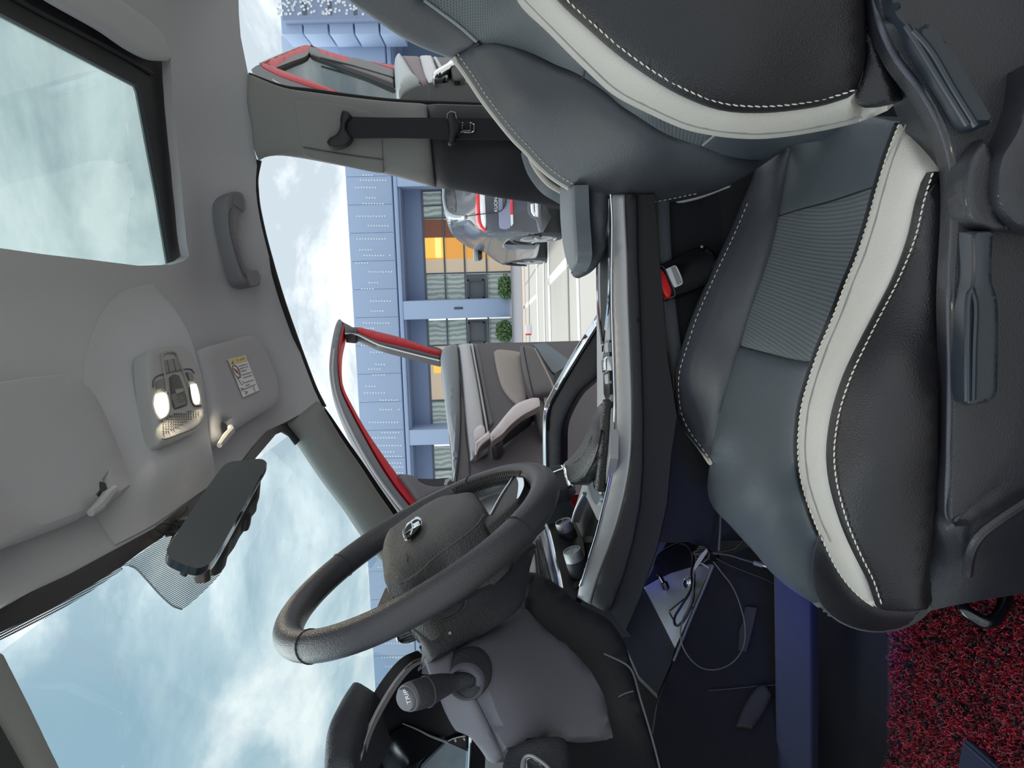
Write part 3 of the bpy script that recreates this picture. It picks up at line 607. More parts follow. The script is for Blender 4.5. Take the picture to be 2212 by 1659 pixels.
def ring_seam(px, py):
    q = pt(px, py, WP()) - WC; a = math.atan2(q @ WB, q @ WA); P = []
    for j in range(25):
        t = 2 * math.pi * j / 24; P.append(wpt(a, .17 + .0169 * math.cos(t), .0169 * math.sin(t)))
    return tube_geo(np.array(P), .0010, 6)
for p_ in ((678, 1390), (1097, 1152), (1048, 1024), (727, 1223)): mesh_obj('rim_seam', *ring_seam(*p_), piping_dark, wheel)
# lacing along the inner side of the far grip
L_ = []
for i in range(30):
    a = math.radians(-66 + i * 1.7); d = math.radians(1.4)
    for s_ in (1, -1):
        P = [wpt(a + s_ * d * (k - 2) / 2, .17 + .0176 * math.cos(q), .0176 * math.sin(q)) for k, q in enumerate(np.radians([128, 142, 156, 170, 184]))]
        L_.append(tube_geo(np.array(P), .0011, 5))
mesh_obj('lacing', *join_geo(L_), piping_dark, wheel)
pad = [(830, 1221), (831, 1200), (837, 1173), (844, 1158), (862, 1144), (904, 1114), (928, 1098), (962, 1082), (995, 1077), (1025, 1074), (1033, 1077), (1044, 1093), (1053, 1109), (1053, 1119), (1045, 1133), (1025, 1152), (989, 1181), (953, 1205), (916, 1240), (880, 1275), (842, 1285), (836, 1270), (833, 1245)]
padm = patch('airbag_pad', pad, WP(.006), wheel_pad, wheel, bulge=.020, bw=34, thick=.06, sp=7, corner=70)
ptube('pad_crease', [(862, 1262), (900, 1240), (940, 1205), (990, 1168), (1030, 1135), (1046, 1112)], WP(.0255), .0012, wheel_pad, wheel, seg=6)
patch('pad_slot', [(1031, 1076), (1045, 1093), (1054, 1109), (1054, 1122), (1046, 1138), (1024, 1160), (985, 1190), (950, 1214), (906, 1250), (860, 1286), (850, 1285), (953, 1205), (1040, 1136), (1048, 1112)], WP(.001), rubber, wheel, thick=.03, sp=7)
# shield emblem
sh = np.array([(875, 1169), (870, 1154.5), (872, 1142), (878, 1133), (888, 1125), (898, 1118), (906, 1117), (912, 1121), (912, 1130), (909, 1138), (902, 1147), (893, 1157), (884, 1164)])
c0 = sh.mean(0); EP = WP(.026)
em = patch('emblem', sh, EP, chrome, wheel, bulge=.002, bw=3, thick=.006, sp=3)
patch('emblem_field', c0 + (sh - c0) * .80, toward(EP, .006), M('emblem black', (10, 11, 13), .6, spec=.2), em, thick=.002, sp=3)
ptube('emblem_cross', [(889, 1128), (891, 1141), (886, 1156)], toward(EP, .0065), .0011, chrome, em, seg=6)
ptube('emblem_cross', [(875, 1155), (890, 1143), (908, 1133)], toward(EP, .0065), .0011, chrome, em, seg=6)
patch('emblem_flag', [(892, 1132), (904, 1125), (906, 1130), (895, 1139)], toward(EP, .0065), chrome, em, thick=.002, sp=3, smooth=False)
ptube('pad_mark', [(878, 1195), (881, 1205), (880, 1212)], WP(.0262), .0007, rubber, wheel, seg=5)
ptube('switch_ring', [(912, 1106), (916, 1096), (926, 1088), (938, 1087), (944, 1089)], WP(.004), .0018, chrome, wheel, seg=8)
patch('switch_pod', [(905, 1110), (914, 1096), (927, 1087), (948, 1086), (955, 1090), (930, 1105)], WP(.000), dark_gloss, wheel, thick=.02, sp=5)
# spokes
sp_m = M('satin spoke', (168, 172, 176), .3, .85)
def spoke(name, a, w0, w1, r0, r1, o, m, th=.012):
    d = WA * math.cos(a) + WB * math.sin(a); q = np.cross(WNn, d)
    V = []
    for oo in (o, o - th):
        V += [WC + d * r0 + q * w0 + WNn * oo, WC + d * r1 + q * w1 + WNn * oo, WC + d * r1 - q * w1 + WNn * oo, WC + d * r0 - q * w0 + WNn * oo]
    return mesh_obj(name, V, [(3, 2, 1, 0), (4, 5, 6, 7), (0, 1, 5, 4), (1, 2, 6, 5), (2, 3, 7, 6), (3, 0, 4, 7)], m, wheel)
spoke('spoke', math.radians(8), .035, .022, .05, .162, -.008, sp_m); spoke('spoke', math.radians(172), .035, .024, .05, .162, -.008, wheel_pad)
patch('lower_spoke', [(1040, 1125), (1060, 1114), (1085, 1068), (1118, 1020), (1127, 1024), (1132, 1040), (1132, 1054), (1122, 1078), (1102, 1100), (1078, 1120), (1052, 1140)], WP(.004), wheel_pad, wheel, bulge=.003, bw=6, thick=.02, sp=6)
ptube('spoke_trim', [(1059, 1113), (1085, 1066), (1117, 1019)], WP(.008), .0014, chrome, wheel, seg=6)
patch('spoke_insert', [(1113, 1027), (1121, 1021), (1128, 1028), (1132, 1045), (1130, 1055), (1120, 1075), (1116, 1078), (1119, 1058), (1119, 1040)], WP(.009), chrome, wheel, thick=.004, sp=5)
patch('far_spoke', [(1036, 1082), (1060, 1070), (1092, 1062), (1098, 1050), (1094, 1060), (1078, 1090), (1060, 1114), (1050, 1105)], WP(-.012), sp_m, wheel, thick=.01, sp=6)
# rear shell of the wheel
RS = TY([(886, 1355, .735), (933, 1425, .715), (1035, 1371, .76), (1126, 1300, .80), (1139, 1229, .84), (1155, 1181, .86), (1000, 1270, .76), (905, 1346, .735)])
patch('wheel_back_cover', [(880, 1352), (892, 1340), (960, 1310), (1040, 1262), (1110, 1205), (1150, 1172), (1156, 1181), (1146, 1205), (1139, 1229), (1136, 1250), (1127, 1300), (1118, 1315), (1098, 1333), (1035, 1371), (975, 1405), (944, 1424), (933, 1427), (924, 1412), (905, 1382), (888, 1358)], RS, black_soft, wheel, bulge=.012, bw=14, thick=.05, sp=14, corner=60)
ptube('cover_seam', [(905, 1346), (950, 1342), (980, 1332), (1002, 1313), (1008, 1295)], toward(RS, .0125), .0016, black_soft, wheel, seg=6)
lathe('cover_screw', pt(972, 1367, toward(RS, .012)), -FW, [(0, .0022), (.001, .0018), (.001, 0.0002)], M('dull metal', (120, 126, 128), .4, .8), wheel, 12)

# ================================================================== STEERING COLUMN, STALK, INSTRUMENT POD
colm = thing('steering_column', 'dark grey steering column shroud below the wheel with round collar', 'steering column', (-.45, .80, .80))
KS = TY([(918, 1422, .73), (1035, 1371, .78), (1130, 1307, .86), (1239, 1408, .82), (1318, 1563, .78), (1202, 1598, .74), (1090, 1638, .70), (1058, 1640, .71), (985, 1571, .72), (928, 1460, .72), (1120, 1480, .735), (1029, 1509, .705)])
patch('shroud', [(916, 1420), (935, 1424), (944, 1422), (975, 1404), (1035, 1370), (1098, 1332), (1128, 1306), (1184, 1365), (1239, 1408), (1275, 1451), (1304, 1502), (1318, 1563), (1325, 1596), (1260, 1605), (1202, 1600), (1166, 1602), (1123, 1616), (1090, 1640), (1058, 1567), (1029, 1509), (1000, 1470), (985, 1430), (975, 1408)][:20] + [(1029, 1509), (990, 1460), (978, 1428), (976, 1405)][:0] + [(1010, 1470), (985, 1430), (977, 1406)], KS, dash_grey, colm, bulge=.012, bw=24, thick=.04, corner=60)
patch('shroud_side', [(916, 1420), (935, 1426), (977, 1406), (985, 1430), (1010, 1470), (1029, 1509), (1058, 1567), (1092, 1640), (1075, 1648), (1060, 1641), (1036, 1610), (1014, 1585), (985, 1571), (964, 1538), (948, 1500), (928, 1460)], toward(KS, -.002), M('dash grey lit face', (122, 122, 132), .6, bump=.25, bs=900), colm, bulge=.008, bw=12, thick=.04, corner=60)  # same plastic as the shroud; light on this facet is painted as paler grey
patch('clock_spring_neck', [(905, 1398), (923, 1412), (944, 1430), (928, 1446), (919, 1424), (912, 1410)], TY([(905, 1398, .75), (944, 1430, .74), (928, 1446, .745)]), M('warm grey plastic', (96, 96, 98), .6), colm, thick=.03)
patch('collar_patch', [(983, 1412), (1010, 1398), (1035, 1400), (1055, 1418), (1063, 1445), (1058, 1475), (1040, 1500), (1018, 1510), (992, 1500), (975, 1480), (972, 1450)], toward(KS, .013), black_soft, colm, bulge=.003, bw=10, thick=.02)  # dark patch around the stalk base, laid over the shroud
q0 = pt(1002, 1470, toward(KS, .02)); q1 = pt(886, 1505, YP(.655)); ax = q1 - q0; Ls = np.linalg.norm(ax); ax /= Ls
lathe('collar', q0 - ax * .004, -FW + np.array([-.12, 0, .10]), [(0, .0185), (.008, .0185), (.010, .0172), (.008, .0158), (.002, .0150), (.0, .0005)], dash_grey, colm)
stalk = thing('indicator_stalk', 'black indicator stalk with grey round end button reading TRIP', 'stalk', tuple(q0))
Pm = [q0 - ax * .01, q0 + ax * .25 * Ls + np.array([0, 0, .006]), q0 + ax * .55 * Ls + np.array([0, 0, .004]), q0 + ax * .8 * Ls, q1]
Pc = cr(np.array(Pm), False, .004, 90)
Rr = np.interp(np.linspace(0, 1, len(Pc)), [0, .25, .42, .62, .82, .97, 1], [.0085, .0085, .0115, .0138, .0142, .0138, .0128])
mesh_obj('arm', *tube_geo(Pc, Rr, 24), black_soft, stalk)
fa = -FW * .62 + ax * .5 + np.array([-.1, 0, .25]); fa /= np.linalg.norm(fa)
lathe('end_ring', q1 - fa * .004, fa, [(0, .0130), (.006, .0132), (.0085, .0126), (.0088, .0112), (.0070, .0108), (.0070, .0003)], M('stalk grey', (104, 104, 112), .45), stalk, 40)
cap = lathe('end_button', q1 + fa * .0028, fa, [(0, .0104), (.0052, .0104), (.0060, .0098), (.0062, .0003)], M('stalk button', (112, 112, 122), .5), stalk, 40)
lathe('arm_seam', q1 - ax * .020, ax, [(0, .0148), (.0006, .0150), (.0012, .0148)], M('seam grey', (70, 70, 76), .5), stalk, 32)
white_print = M('white print', (225, 225, 228), .6, emit=None)
pa = pt(886, 1519, PL(q1, fa)); pb_ = pt(877, 1491, PL(q1, fa))
text('lettering', 'TRIP', pt(880, 1505, PL(q1 + fa * .0094, fa)), pb_ - pa, np.cross(fa, pb_ - pa), .0072, white_print, cap)
w1 = pt(858, 1378, YP(.80)); w2 = pt(905, 1360, YP(.86))
ws_ = thing('wiper_stalk', 'chrome edged stalk tip behind the steering wheel rim', 'stalk', tuple(w2))
patch('stalk_blade', [(856, 1372), (862, 1366), (884, 1358), (905, 1366), (906, 1380), (876, 1390), (864, 1387), (857, 1380)], YP(.80), dark_gloss, ws_, bulge=.003, bw=5, thick=.012, sp=5)
ptube('stalk_trim', [(857, 1373), (859, 1384), (866, 1379), (892, 1369), (906, 1363)], YP(.796), .0014, chrome, ws_, seg=6)

dash = thing('dashboard', 'dark dashboard with instrument hood, air vent and lower knee panel', 'dashboard', (-.7, 1.0, .6))
HDs = TY([(707, 1600, .70), (768, 1492, .80), (826, 1520, .76), (779, 1659, .66), (721, 1556, .73)])
patch('instrument_hood', [(700, 1690), (701, 1640), (707, 1600), (721, 1556), (747, 1509), (760, 1495), (772, 1492), (790, 1497), (826, 1519), (819, 1535), (797, 1585), (786, 1625), (776, 1670), (772, 1700)], HDs, black_soft, dash, bulge=.02, bw=26, thick=.05, sp=12)
CL = TY([(920, 1425, .80), (826, 1531, .755), (779, 1659, .70), (964, 1538, .83), (1020, 1600, .84), (900, 1659, .82)])
patch('cluster_housing', [(924, 1424), (905, 1432), (891, 1440), (862, 1473), (826, 1531), (801, 1582), (778, 1660), (765, 1720), (1040, 1720), (1045, 1620), (1014, 1585), (985, 1571), (964, 1538), (940, 1480)], CL, M('cluster black', (20, 22, 28), .35), dash, thick=.02, corner=60)
ribbon('cluster_trim', [(922, 1428), (906, 1431), (889, 1442), (862, 1473), (844, 1500), (826, 1531), (812, 1558), (801, 1582), (789, 1618), (779, 1658), (768, 1700)], CL, 8, satin, dash, thick=.004, near=.012)
ptube('cluster_trim_edge', [(920, 1424), (904, 1427), (885, 1438), (858, 1470), (840, 1497), (822, 1528), (808, 1555), (797, 1580), (785, 1616), (774, 1658)], toward(CL, .016), .0012, chrome, dash, seg=6)
patch('cluster_rib', [(822, 1610), (835, 1595), (880, 1568), (905, 1575), (955, 1600), (940, 1620), (905, 1645), (880, 1660), (850, 1690), (830, 1660)], toward(CL, .004), M('cluster glass', (16, 18, 22), .08, coat=.6), dash, thick=.004)
ptube('cluster_line', [(870, 1563), (900, 1575), (930, 1590), (966, 1603)], toward(CL, .006), np.interp(np.linspace(0, 1, len(cr([(870, 1563), (900, 1575), (930, 1590), (966, 1603)], False, 10, 60))), [0, 1], [.0006, .0018]), satin, dash, seg=6)
scr = patch('instrument_screen', [(965, 1603), (1012, 1624), (1013, 1700), (895, 1700), (915, 1655)], toward(CL, .006), M('display glass', (170, 186, 196), .10, .55, var=.25, vs=40), dash, thick=.004, smooth=False)
patch('dial_face', [(966, 1601), (985, 1592), (1006, 1588), (1009, 1620)], toward(CL, .005), M('dial black', (26, 27, 30), .3), dash, thick=.003, smooth=False)
ptube('dial_scale', [(968, 1601), (978, 1596), (992, 1592), (1005, 1590)], toward(CL, .009), .0006, white_print, dash, seg=5)
for xy, s in (((984, 1600), '180'), ((1003, 1597), '160')):
    a = pt(*xy, toward(CL, .0095)); text('dial_number', s, a, pt(xy[0] - 3, xy[1] - 8, toward(CL, .0095)) - a, pt(xy[0] - 10, xy[1] + 3, toward(CL, .0095)) - a, .003, white_print, dash)
ptube('cluster_pillar', [(1016, 1591), (1015, 1620), (1013, 1660), (1012, 1700)], toward(CL, .012), .0024, chrome, dash, seg=8)
KP = TY([(1139, 1232, .90), (1217, 1274, .90), (1347, 1365, .88), (1300, 1412, .86), (1383, 1509, .82), (1425, 1659, .78), (1240, 1659, .74), (1090, 1645, .72), (1318, 1563, .80), (1130, 1310, .88)])
patch('knee_panel', [(1136, 1236), (1160, 1238), (1184, 1250), (1217, 1273), (1240, 1297), (1282, 1320), (1318, 1345), (1352, 1400), (1365, 1450), (1383, 1509), (1405, 1582), (1425, 1659), (1440, 1740), (1180, 1740), (1160, 1660), (1090, 1650), (1100, 1560), (1120, 1420), (1120, 1300)], toward(KP, -.004), M('knee panel plastic', (20, 22, 28), .6, bump=.25, bs=900), dash, bulge=.02, bw=26, thick=.04, corner=55)
ptube('panel_edge', [(1304, 1412), (1343, 1430), (1358, 1440), (1367, 1453), (1383, 1509), (1405, 1582), (1425, 1659), (1440, 1740)], toward(KP, .018), .0014, M('edge grey', (86, 90, 98), .4), dash, seg=6)
ptube('panel_seam', [(1335, 1506), (1350, 1498), (1368, 1493)], toward(KP, .018), .0010, M('edge grey', (86, 90, 98), .4), dash, seg=6)
VN = TY([(1090, 1645, .69), (1166, 1602, .70), (1220, 1600, .71), (1230, 1659, .68), (1100, 1740, .64)])
patch('air_vent', [(1070, 1760), (1082, 1690), (1090, 1650), (1098, 1632), (1123, 1612), (1150, 1602), (1180, 1598), (1202, 1599), (1218, 1608), (1226, 1630), (1232, 1680), (1240, 1760)], VN, black_soft, dash, bulge=.015, bw=20, thick=.05)
patch('vent_blade', [(1130, 1700), (1132, 1645), (1137, 1637), (1148, 1637), (1165, 1648), (1180, 1662), (1200, 1700)], toward(VN, .026), chrome, dash, bulge=.003, bw=6, thick=.006)
ptube('vent_ring', [(1129, 1700), (1130, 1646), (1136, 1635), (1148, 1634), (1168, 1646), (1186, 1662), (1210, 1700)], toward(VN, .024), .0022, satin, dash, seg=8)
patch('vent_trim', [(1056, 1663), (1070, 1650), (1088, 1646), (1086, 1662), (1078, 1700), (1050, 1700)], toward(VN, .0), satin, dash, thick=.01, sp=8)
# passenger-side dash body and centre stack
struct_d = M('dash body', (26, 28, 33), .6, bump=.3, bs=900)
box('dash_body', (-.86, 1.50, .80), (.26, .70, .26), struct_d, dash, bev=.05)
box('dash_body', (-.92, .80, .80), (.26, .60, .26), struct_d, dash, bev=.05)
box('stack_base', (-.92, 1.47, .565), (.58, .6, .33), struct_d, dash, bev=.03)
CS = TY([(1142, 1226, 1.02), (1161, 1156, 1.22), (1198, 1259, 1.02), (1188, 1152, 1.24)])
patch('stack_trim', [(1138, 1232), (1148, 1180), (1160, 1158), (1182, 1138), (1196, 1200), (1212, 1270), (1190, 1262), (1170, 1246)], CS, M('silver trim', (150, 156, 162), .3, .8), dash, thick=.02, smooth=False)
for k, (a, b) in enumerate((((1157, 1170), (1166, 1246)), ((1160, 1166), (1176, 1248)), ((1166, 1160), (1190, 1255)))):
    ptube('stack_groove', [a, b], toward(CS, .003), .0018, struct_d, dash, seg=6)
ptube('stack_chrome', [(1180, 1134), (1186, 1152), (1193, 1180), (1200, 1215), (1208, 1246), (1213, 1274)], toward(CS, .006), .0035, chrome, dash, seg=8)
ptube('stack_chrome', [(1141, 1232), (1143, 1212), (1150, 1186)], toward(CS, .006), .002, chrome, dash, seg=8)
patch('stack_face', [(1184, 1132), (1240, 1120), (1262, 1180), (1256, 1270), (1240, 1300), (1216, 1290), (1204, 1220), (1192, 1165)], TY([(1184, 1132, 1.30), (1240, 1120, 1.34), (1256, 1270, 1.10), (1216, 1290, 1.08)]), M('stack black', (14, 15, 18), .45), dash, thick=.02)
kn_m = M('knurled metal', (190, 192, 195), .3, .9, bump=.6, bs=900)
for i, (x, y, yy) in enumerate(((1216, 1126, 1.28), (1235, 1188, 1.14))):
    c = pt(x, y, YP(yy)); axk = np.array([1, -.05, .32]); axk /= np.linalg.norm(axk)
    k = thing('climate_knob', ['knurled silver climate knob further from the driver on centre stack', 'knurled silver climate knob nearer the driver on centre stack'][i], 'knob', tuple(c - axk * .06), 'rotary climate knobs')
    lathe('knob_base', c - axk * .075, axk, [(0, .0165), (.055, .0165), (.058, .0160)], black_soft, k)
    lathe('knob_ring', c - axk * .018, axk, [(0, .0155), (.001, .0158), (.015, .0152), (.018, .0145), (.018, .0128), (.0165, .0126)], kn_m, k, 48)
    lathe('knob_cap', c - axk * .004, axk, [(0, .0127), (.003, .0125), (.0032, .0003)], dark_gloss, k)
    mk = pt(x - 6, y - 2, PL(c, axk)) - pt(x, y, PL(c, axk))
    ptube('knob_mark', [(x - 1, y + 5), (x + 1, y - 5)], PL(c + axk * .0, axk), .0004, white_print, k, seg=5)

# ================================================================== ROOF FITTINGS
gh = thing('grab_handle', 'grey folding grab handle above the passenger door opening', 'grab handle', tuple(pt(510, 520, HZ(.02))))
HS = TY([(490, 430, 1.70), (531, 613, 1.70), (553, 600, 1.74), (523, 445, 1.74)])
K = 2.676
patch('handle_bar', [(x / K, y / K) for x, y in [(1290, 1165), (1310, 1125), (1350, 1108), (1390, 1120), (1408, 1160), (1412, 1222), (1392, 1230), (1360, 1250), (1350, 1300), (1370, 1400), (1408, 1520), (1440, 1560), (1480, 1562), (1497, 1600), (1493, 1650), (1450, 1660), (1400, 1642), (1360, 1545), (1320, 1380), (1295, 1240)]], HS, M('handle grey', (122, 122, 128), .6, bump=.15, bs=900), gh, bulge=.012, bw=10, thick=.03, sp=6)
ptube('handle_groove', [(x / K, y / K) for x, y in [(1402, 1180), (1360, 1180), (1330, 1215), (1325, 1290), (1345, 1400), (1385, 1530), (1420, 1600), (1485, 1612)]], toward(HS, .011), .0012, M('groove grey', (84, 84, 90), .7), gh, seg=6)
patch('end_cap', [(1352 / K, 1180 / K), (1360 / K, 1130 / K), (1392 / K, 1122 / K), (1408 / K, 1165 / K), (1410 / K, 1210 / K), (1400 / K, 1215 / K)], toward(HS, .014), M('handle grey', (122, 122, 128)), gh, thick=.006, sp=5)
patch('end_cap', [(1425 / K, 1570 / K), (1478 / K, 1566 / K), (1494 / K, 1602 / K), (1490 / K, 1645 / K), (1455 / K, 1652 / K), (1435 / K, 1612 / K)], toward(HS, .014), M('handle grey', (122, 122, 128)), gh, thick=.006, sp=5)

def visor(nm, label, outline, clip_pts, dark, o):
    v = thing(nm, label, 'sun visor', tuple(pt(*np.mean(outline, axis=0), HZ(o))), 'sun visors')
    patch('board', outline, HZ(o), visor_cloth, v, bulge=.010, bw=16, thick=.016, corner=60)
    patch('clip_pocket', dark, HZ(o + .012), M('dark pocket', (58, 58, 62), .8), v, thick=.01, sp=6)
    c = tube('clip', HZ(o + .03)(np.array(clip_pts)), np.array([.0045, .0065, .0065, .005]), lamp_plastic, v, smooth=False)
    return v
vp = visor('sun_visor', 'grey sun visor with yellow and white warning label, above passenger seat', [(427, 757), (440, 751), (463, 745), (495, 736), (521, 727), (544, 725), (558, 733), (573, 757), (590, 797), (602, 829), (600, 849), (604, 858), (596, 873), (575, 886), (550, 901), (503, 931), (492, 938), (484, 924), (480, 911), (477, 925), (484, 945), (480, 955), (469, 960), (459, 953), (453, 935), (446, 870), (438, 810)],
           [(474, 962), (488, 943), (500, 930), (497, 921)], [(478, 912), (486, 914), (494, 925), (492, 938), (484, 944), (479, 930)], .042)
LB = HZ(.057)
lab = patch('warning_label', [(493, 776), (530, 767), (560, 843), (526, 858)], LB, M('label white', (238, 238, 242), .6), vp, thick=.001, smooth=False, sp=10)
patch('label_header', [(494, 776.5), (529, 768), (533.5, 779), (499, 788)], toward(LB, .0008), M('label yellow', (224, 204, 132), .6), lab, thick=.0008, smooth=False, sp=8)
ink = M('label ink', (92, 92, 98), .7); redink = M('label red', (150, 74, 74), .7)
def ell(c, a, b, rot, n=28):
    t = np.linspace(0, 2 * np.pi, n); r = math.radians(rot); x, y = a * np.cos(t), b * np.sin(t)
    return np.stack([c[0] + x * math.cos(r) - y * math.sin(r), c[1] + x * math.sin(r) + y * math.cos(r)], 1)
ptube('label_sign', ell((510.8, 802), 14.5, 6, 65), toward(LB, .001), .0009, redink, lab, seg=5, smooth=False)
ptube('label_sign', [(505, 796), (517, 808)], toward(LB, .001), .0008, redink, lab, seg=5, smooth=False)
tk = []
for a, b in (((516, 791), (534, 786)), ((518, 797), (528, 793)), ((530, 793), (536, 791)), ((521, 802), (532, 799)), ((522, 810), (543, 804)), ((526, 816), (545, 810)), ((530, 826), (548, 820)), ((531, 833), (539, 830)), ((512, 818), (521, 814)), ((521, 843), (553, 830)), ((515, 819), (519, 826)), ((519, 826), (524, 832)), ((524, 823), (529, 829)), ((520, 838), (526, 840)), ((528, 845), (534, 848)), ((531, 852), (535, 845)), ((547, 835), (551, 845)), ((503, 779), (503, 786)), ((500, 785), (505, 783)), ((511, 776), (514, 780)), ((518, 778), (528, 773)), ((508, 797), (512, 806)), ((511, 800), (514, 803))):
    tk.append(tube_geo(toward(LB, .0012)(cr(np.array([a, b], float), False, 6)), .0006, 5))
stuff(mesh_obj('label_print', *join_geo(tk), ink, lab))
visor('sun_visor', 'large plain grey sun visor above the steering wheel', [(-260, 850), (0, 826), (58, 817), (139, 810), (157, 813), (177, 829), (203, 860), (231, 918), (260, 991), (274, 1030), (277, 1055), (266, 1068), (248, 1076), (228, 1085), (222, 1050), (216, 1044), (218, 1075), (212, 1092), (183, 1110), (90, 1146), (0, 1178), (-260, 1275)],
      [(196, 1108), (214, 1094), (232, 1070), (248, 1056)], [(217, 1040), (228, 1043), (232, 1060), (226, 1078), (218, 1080)], .038)

lc = thing('overhead_lamp_console', 'grey overhead console with two lit reading lamps between the visors', 'ceiling lamp', tuple(pt(378, 860, HZ(.045))))
LC = HZ(.048)
hous = patch('housing', [(313, 770), (320, 759), (332, 754), (361, 749), (388, 748), (401, 753), (409, 766), (424, 801), (433, 841), (438, 885), (437, 908), (423, 932), (382, 953), (349, 965), (340, 962), (333, 950), (327, 921), (321, 870), (314, 812)], LC, lamp_plastic, lc, bulge=.008, bw=8, thick=.02, sp=7)
LS = toward(LC, .009)
lampm = bpy.data.materials.new('lit lens'); lampm.use_nodes = True; b_ = lampm.node_tree.nodes['Principled BSDF']; b_.inputs['Emission Color'].default_value = lin((255, 241, 205)); b_.inputs['Emission Strength'].default_value = 9.0; b_.inputs['Base Color'].default_value = lin((255, 244, 220))
patch('lamp_lens', [(338, 852), (355, 848), (360, 866), (361, 889), (357, 896), (347, 902), (341, 891), (336, 872)], LS, lampm, lc, bulge=.002, bw=3, thick=.004, sp=4)
patch('lamp_lens', [(412, 832), (423, 829), (427, 842), (431, 862), (430, 871), (421, 871), (416, 855)], LS, lampm, lc, bulge=.002, bw=3, thick=.004, sp=4)
ptube('lens_rim', [(345, 908), (358, 900), (364, 890), (364, 868), (358, 846)], LS, .0018, lamp_plastic, lc, seg=6)
ptube('lens_rim', [(434, 876), (420, 877), (414, 868), (408, 832)], LS, .0016, M('console dark grey', (78, 78, 80), .6), lc, seg=6)
patch('glasses_tray', [(366, 815), (375, 809), (387, 811), (396, 836), (405, 867), (404, 875), (392, 880), (378, 884), (374, 877), (369, 845)], LS, M('tray dark grey', (84, 82, 80), .6), lc, bulge=.002, bw=6, thick=.004, sp=5)
patch('tray_floor', [(371, 852), (392, 843), (398, 860), (402, 872), (379, 881)], toward(LS, .002), M('tray pale grey', (128, 124, 120), .6), lc, thick=.003, sp=5)
patch('tray_catch', [(380, 841), (396, 838), (397, 845), (383, 850)], toward(LS, .004), M('pale plastic', (156, 154, 152), .5), lc, thick=.004, sp=4, smooth=False)
ptube('sunroof_switch_frame', [(362, 850), (356, 815), (350, 775), (349, 768), (354, 763), (375, 761), (381, 766), (390, 790), (402, 820), (409, 838)], LS, .0024, M('pale plastic', (156, 154, 152), .5), lc, seg=8)
patch('sunroof_switch', [(352, 780), (376, 774), (382, 780), (392, 800), (356, 808), (352, 790)], LS, M('switch grey', (134, 134, 132), .55), lc, bulge=.002, bw=4, thick=.004, sp=4)
for q in ([(361, 778), (366, 804)], [(374, 776), (380, 801)]): ptube('switch_groove', q, toward(LS, .002), .0007, M('console dark grey', (78, 78, 80)), lc, seg=5)
ptube('panel_gap', [(331, 838), (331, 822), (336, 815), (352, 808), (392, 799), (402, 797), (414, 798), (420, 806)], LS, .0010, M('console dark grey', (78, 78, 80)), lc, seg=5)
patch('lamp_button', [(336, 832), (337, 824), (345, 820), (354, 818), (357, 838), (340, 843)], LS, M('button grey', (122, 120, 116), .5), lc, bulge=.001, bw=3, thick=.003, sp=4)
patch('call_button', [(401, 805), (407, 803), (412, 815), (418, 822), (409, 823)], LS, M('console dark grey', (78, 78, 80)), lc, thick=.003, sp=4)
patch('call_button', [(406, 806), (415, 804), (420, 818), (411, 822)], toward(LS, .002), M('button grey', (122, 120, 116)), lc, thick=.003, sp=4)
gr = []
for i in range(18):
    for j in range(9):
        x = 348 + i * 5.0 - j * .2; y = 936 - i * 2.6 + j * -5.2 + (i % 2) * 2.2 - 0
        if 346 < x < 434 and dist_poly(np.array([(345, 945), (350, 908), (372, 893), (418, 884), (434, 886), (434, 905), (425, 922), (385, 940)]), np.array([(x, y)]))[0] > 2 and inside(np.array([(345, 945), (350, 908), (372, 893), (418, 884), (434, 886), (434, 905), (425, 922), (385, 940)], float), np.array([(x, y)]))[0]:
            gr.append(tube_geo(LS(np.array([(x - .3, y - 1.6), (x + .3, y + 1.6)])), .0010, 5))
stuff(mesh_obj('speaker_grille', *join_geo(gr), M('grille hole grey', (96, 96, 96), .8), lc))  # small dark dots for the holes of the grille
ptube('grille_edge', [(350, 948), (356, 948), (385, 938), (420, 923), (432, 912), (435, 898)], LS, .0010, M('console dark grey', (78, 78, 80)), lc, seg=5)
for k, (x, y, e_) in enumerate(((349, 875, .42), (421, 852, .25))):
    l = bpy.data.lights.new('reading_lamp', 'AREA'); l.energy = e_; l.size = .025; l.color = (1, .84, .58)
    o = bpy.data.objects.new('reading_lamp', l); COL.objects.link(o); p = pt(x, y, toward(LS, .012)); o.location = p; o.rotation_euler = (0, 0, 0)

# ================================================================== REAR-VIEW MIRROR
mir = thing('rear_view_mirror', 'dark glass rear-view mirror with slim silver rim under the windscreen header', 'mirror', tuple(pt(470, 1105, YP(1.04))))
MS = TY([(365, 1195, .93), (450, 1215, .94), (488, 1003, 1.14), (573, 1003, 1.16)])
m_out = [(361, 1192), (362, 1186), (400, 1124), (482, 1007), (490, 1001), (500, 997), (530, 994), (557, 991), (569, 993), (576, 1000), (573, 1010), (560, 1032), (462, 1207), (452, 1217), (438, 1225), (424, 1227), (366, 1204)]
patch('body', [(361, 1195), (362, 1186), (400, 1124), (482, 1007), (490, 1001), (500, 997), (530, 994), (557, 991), (570, 993), (577, 1001), (575, 1010), (562, 1034), (465, 1211), (455, 1222), (440, 1231), (424, 1233), (400, 1228), (368, 1214)], toward(MS, -.012), M('silver mirror rim', (196, 192, 186), .3, .9), mir, thick=.010, sp=10, corner=70)
patch('mirror_glass', m_out, MS, M('dark mirror glass', (30, 40, 48), .05, .0, spec=.4), mir, thick=.012, sp=10, corner=70)
MB_ = toward(MS, -.030)
lump = M('mirror back plastic', (44, 42, 44), .6)
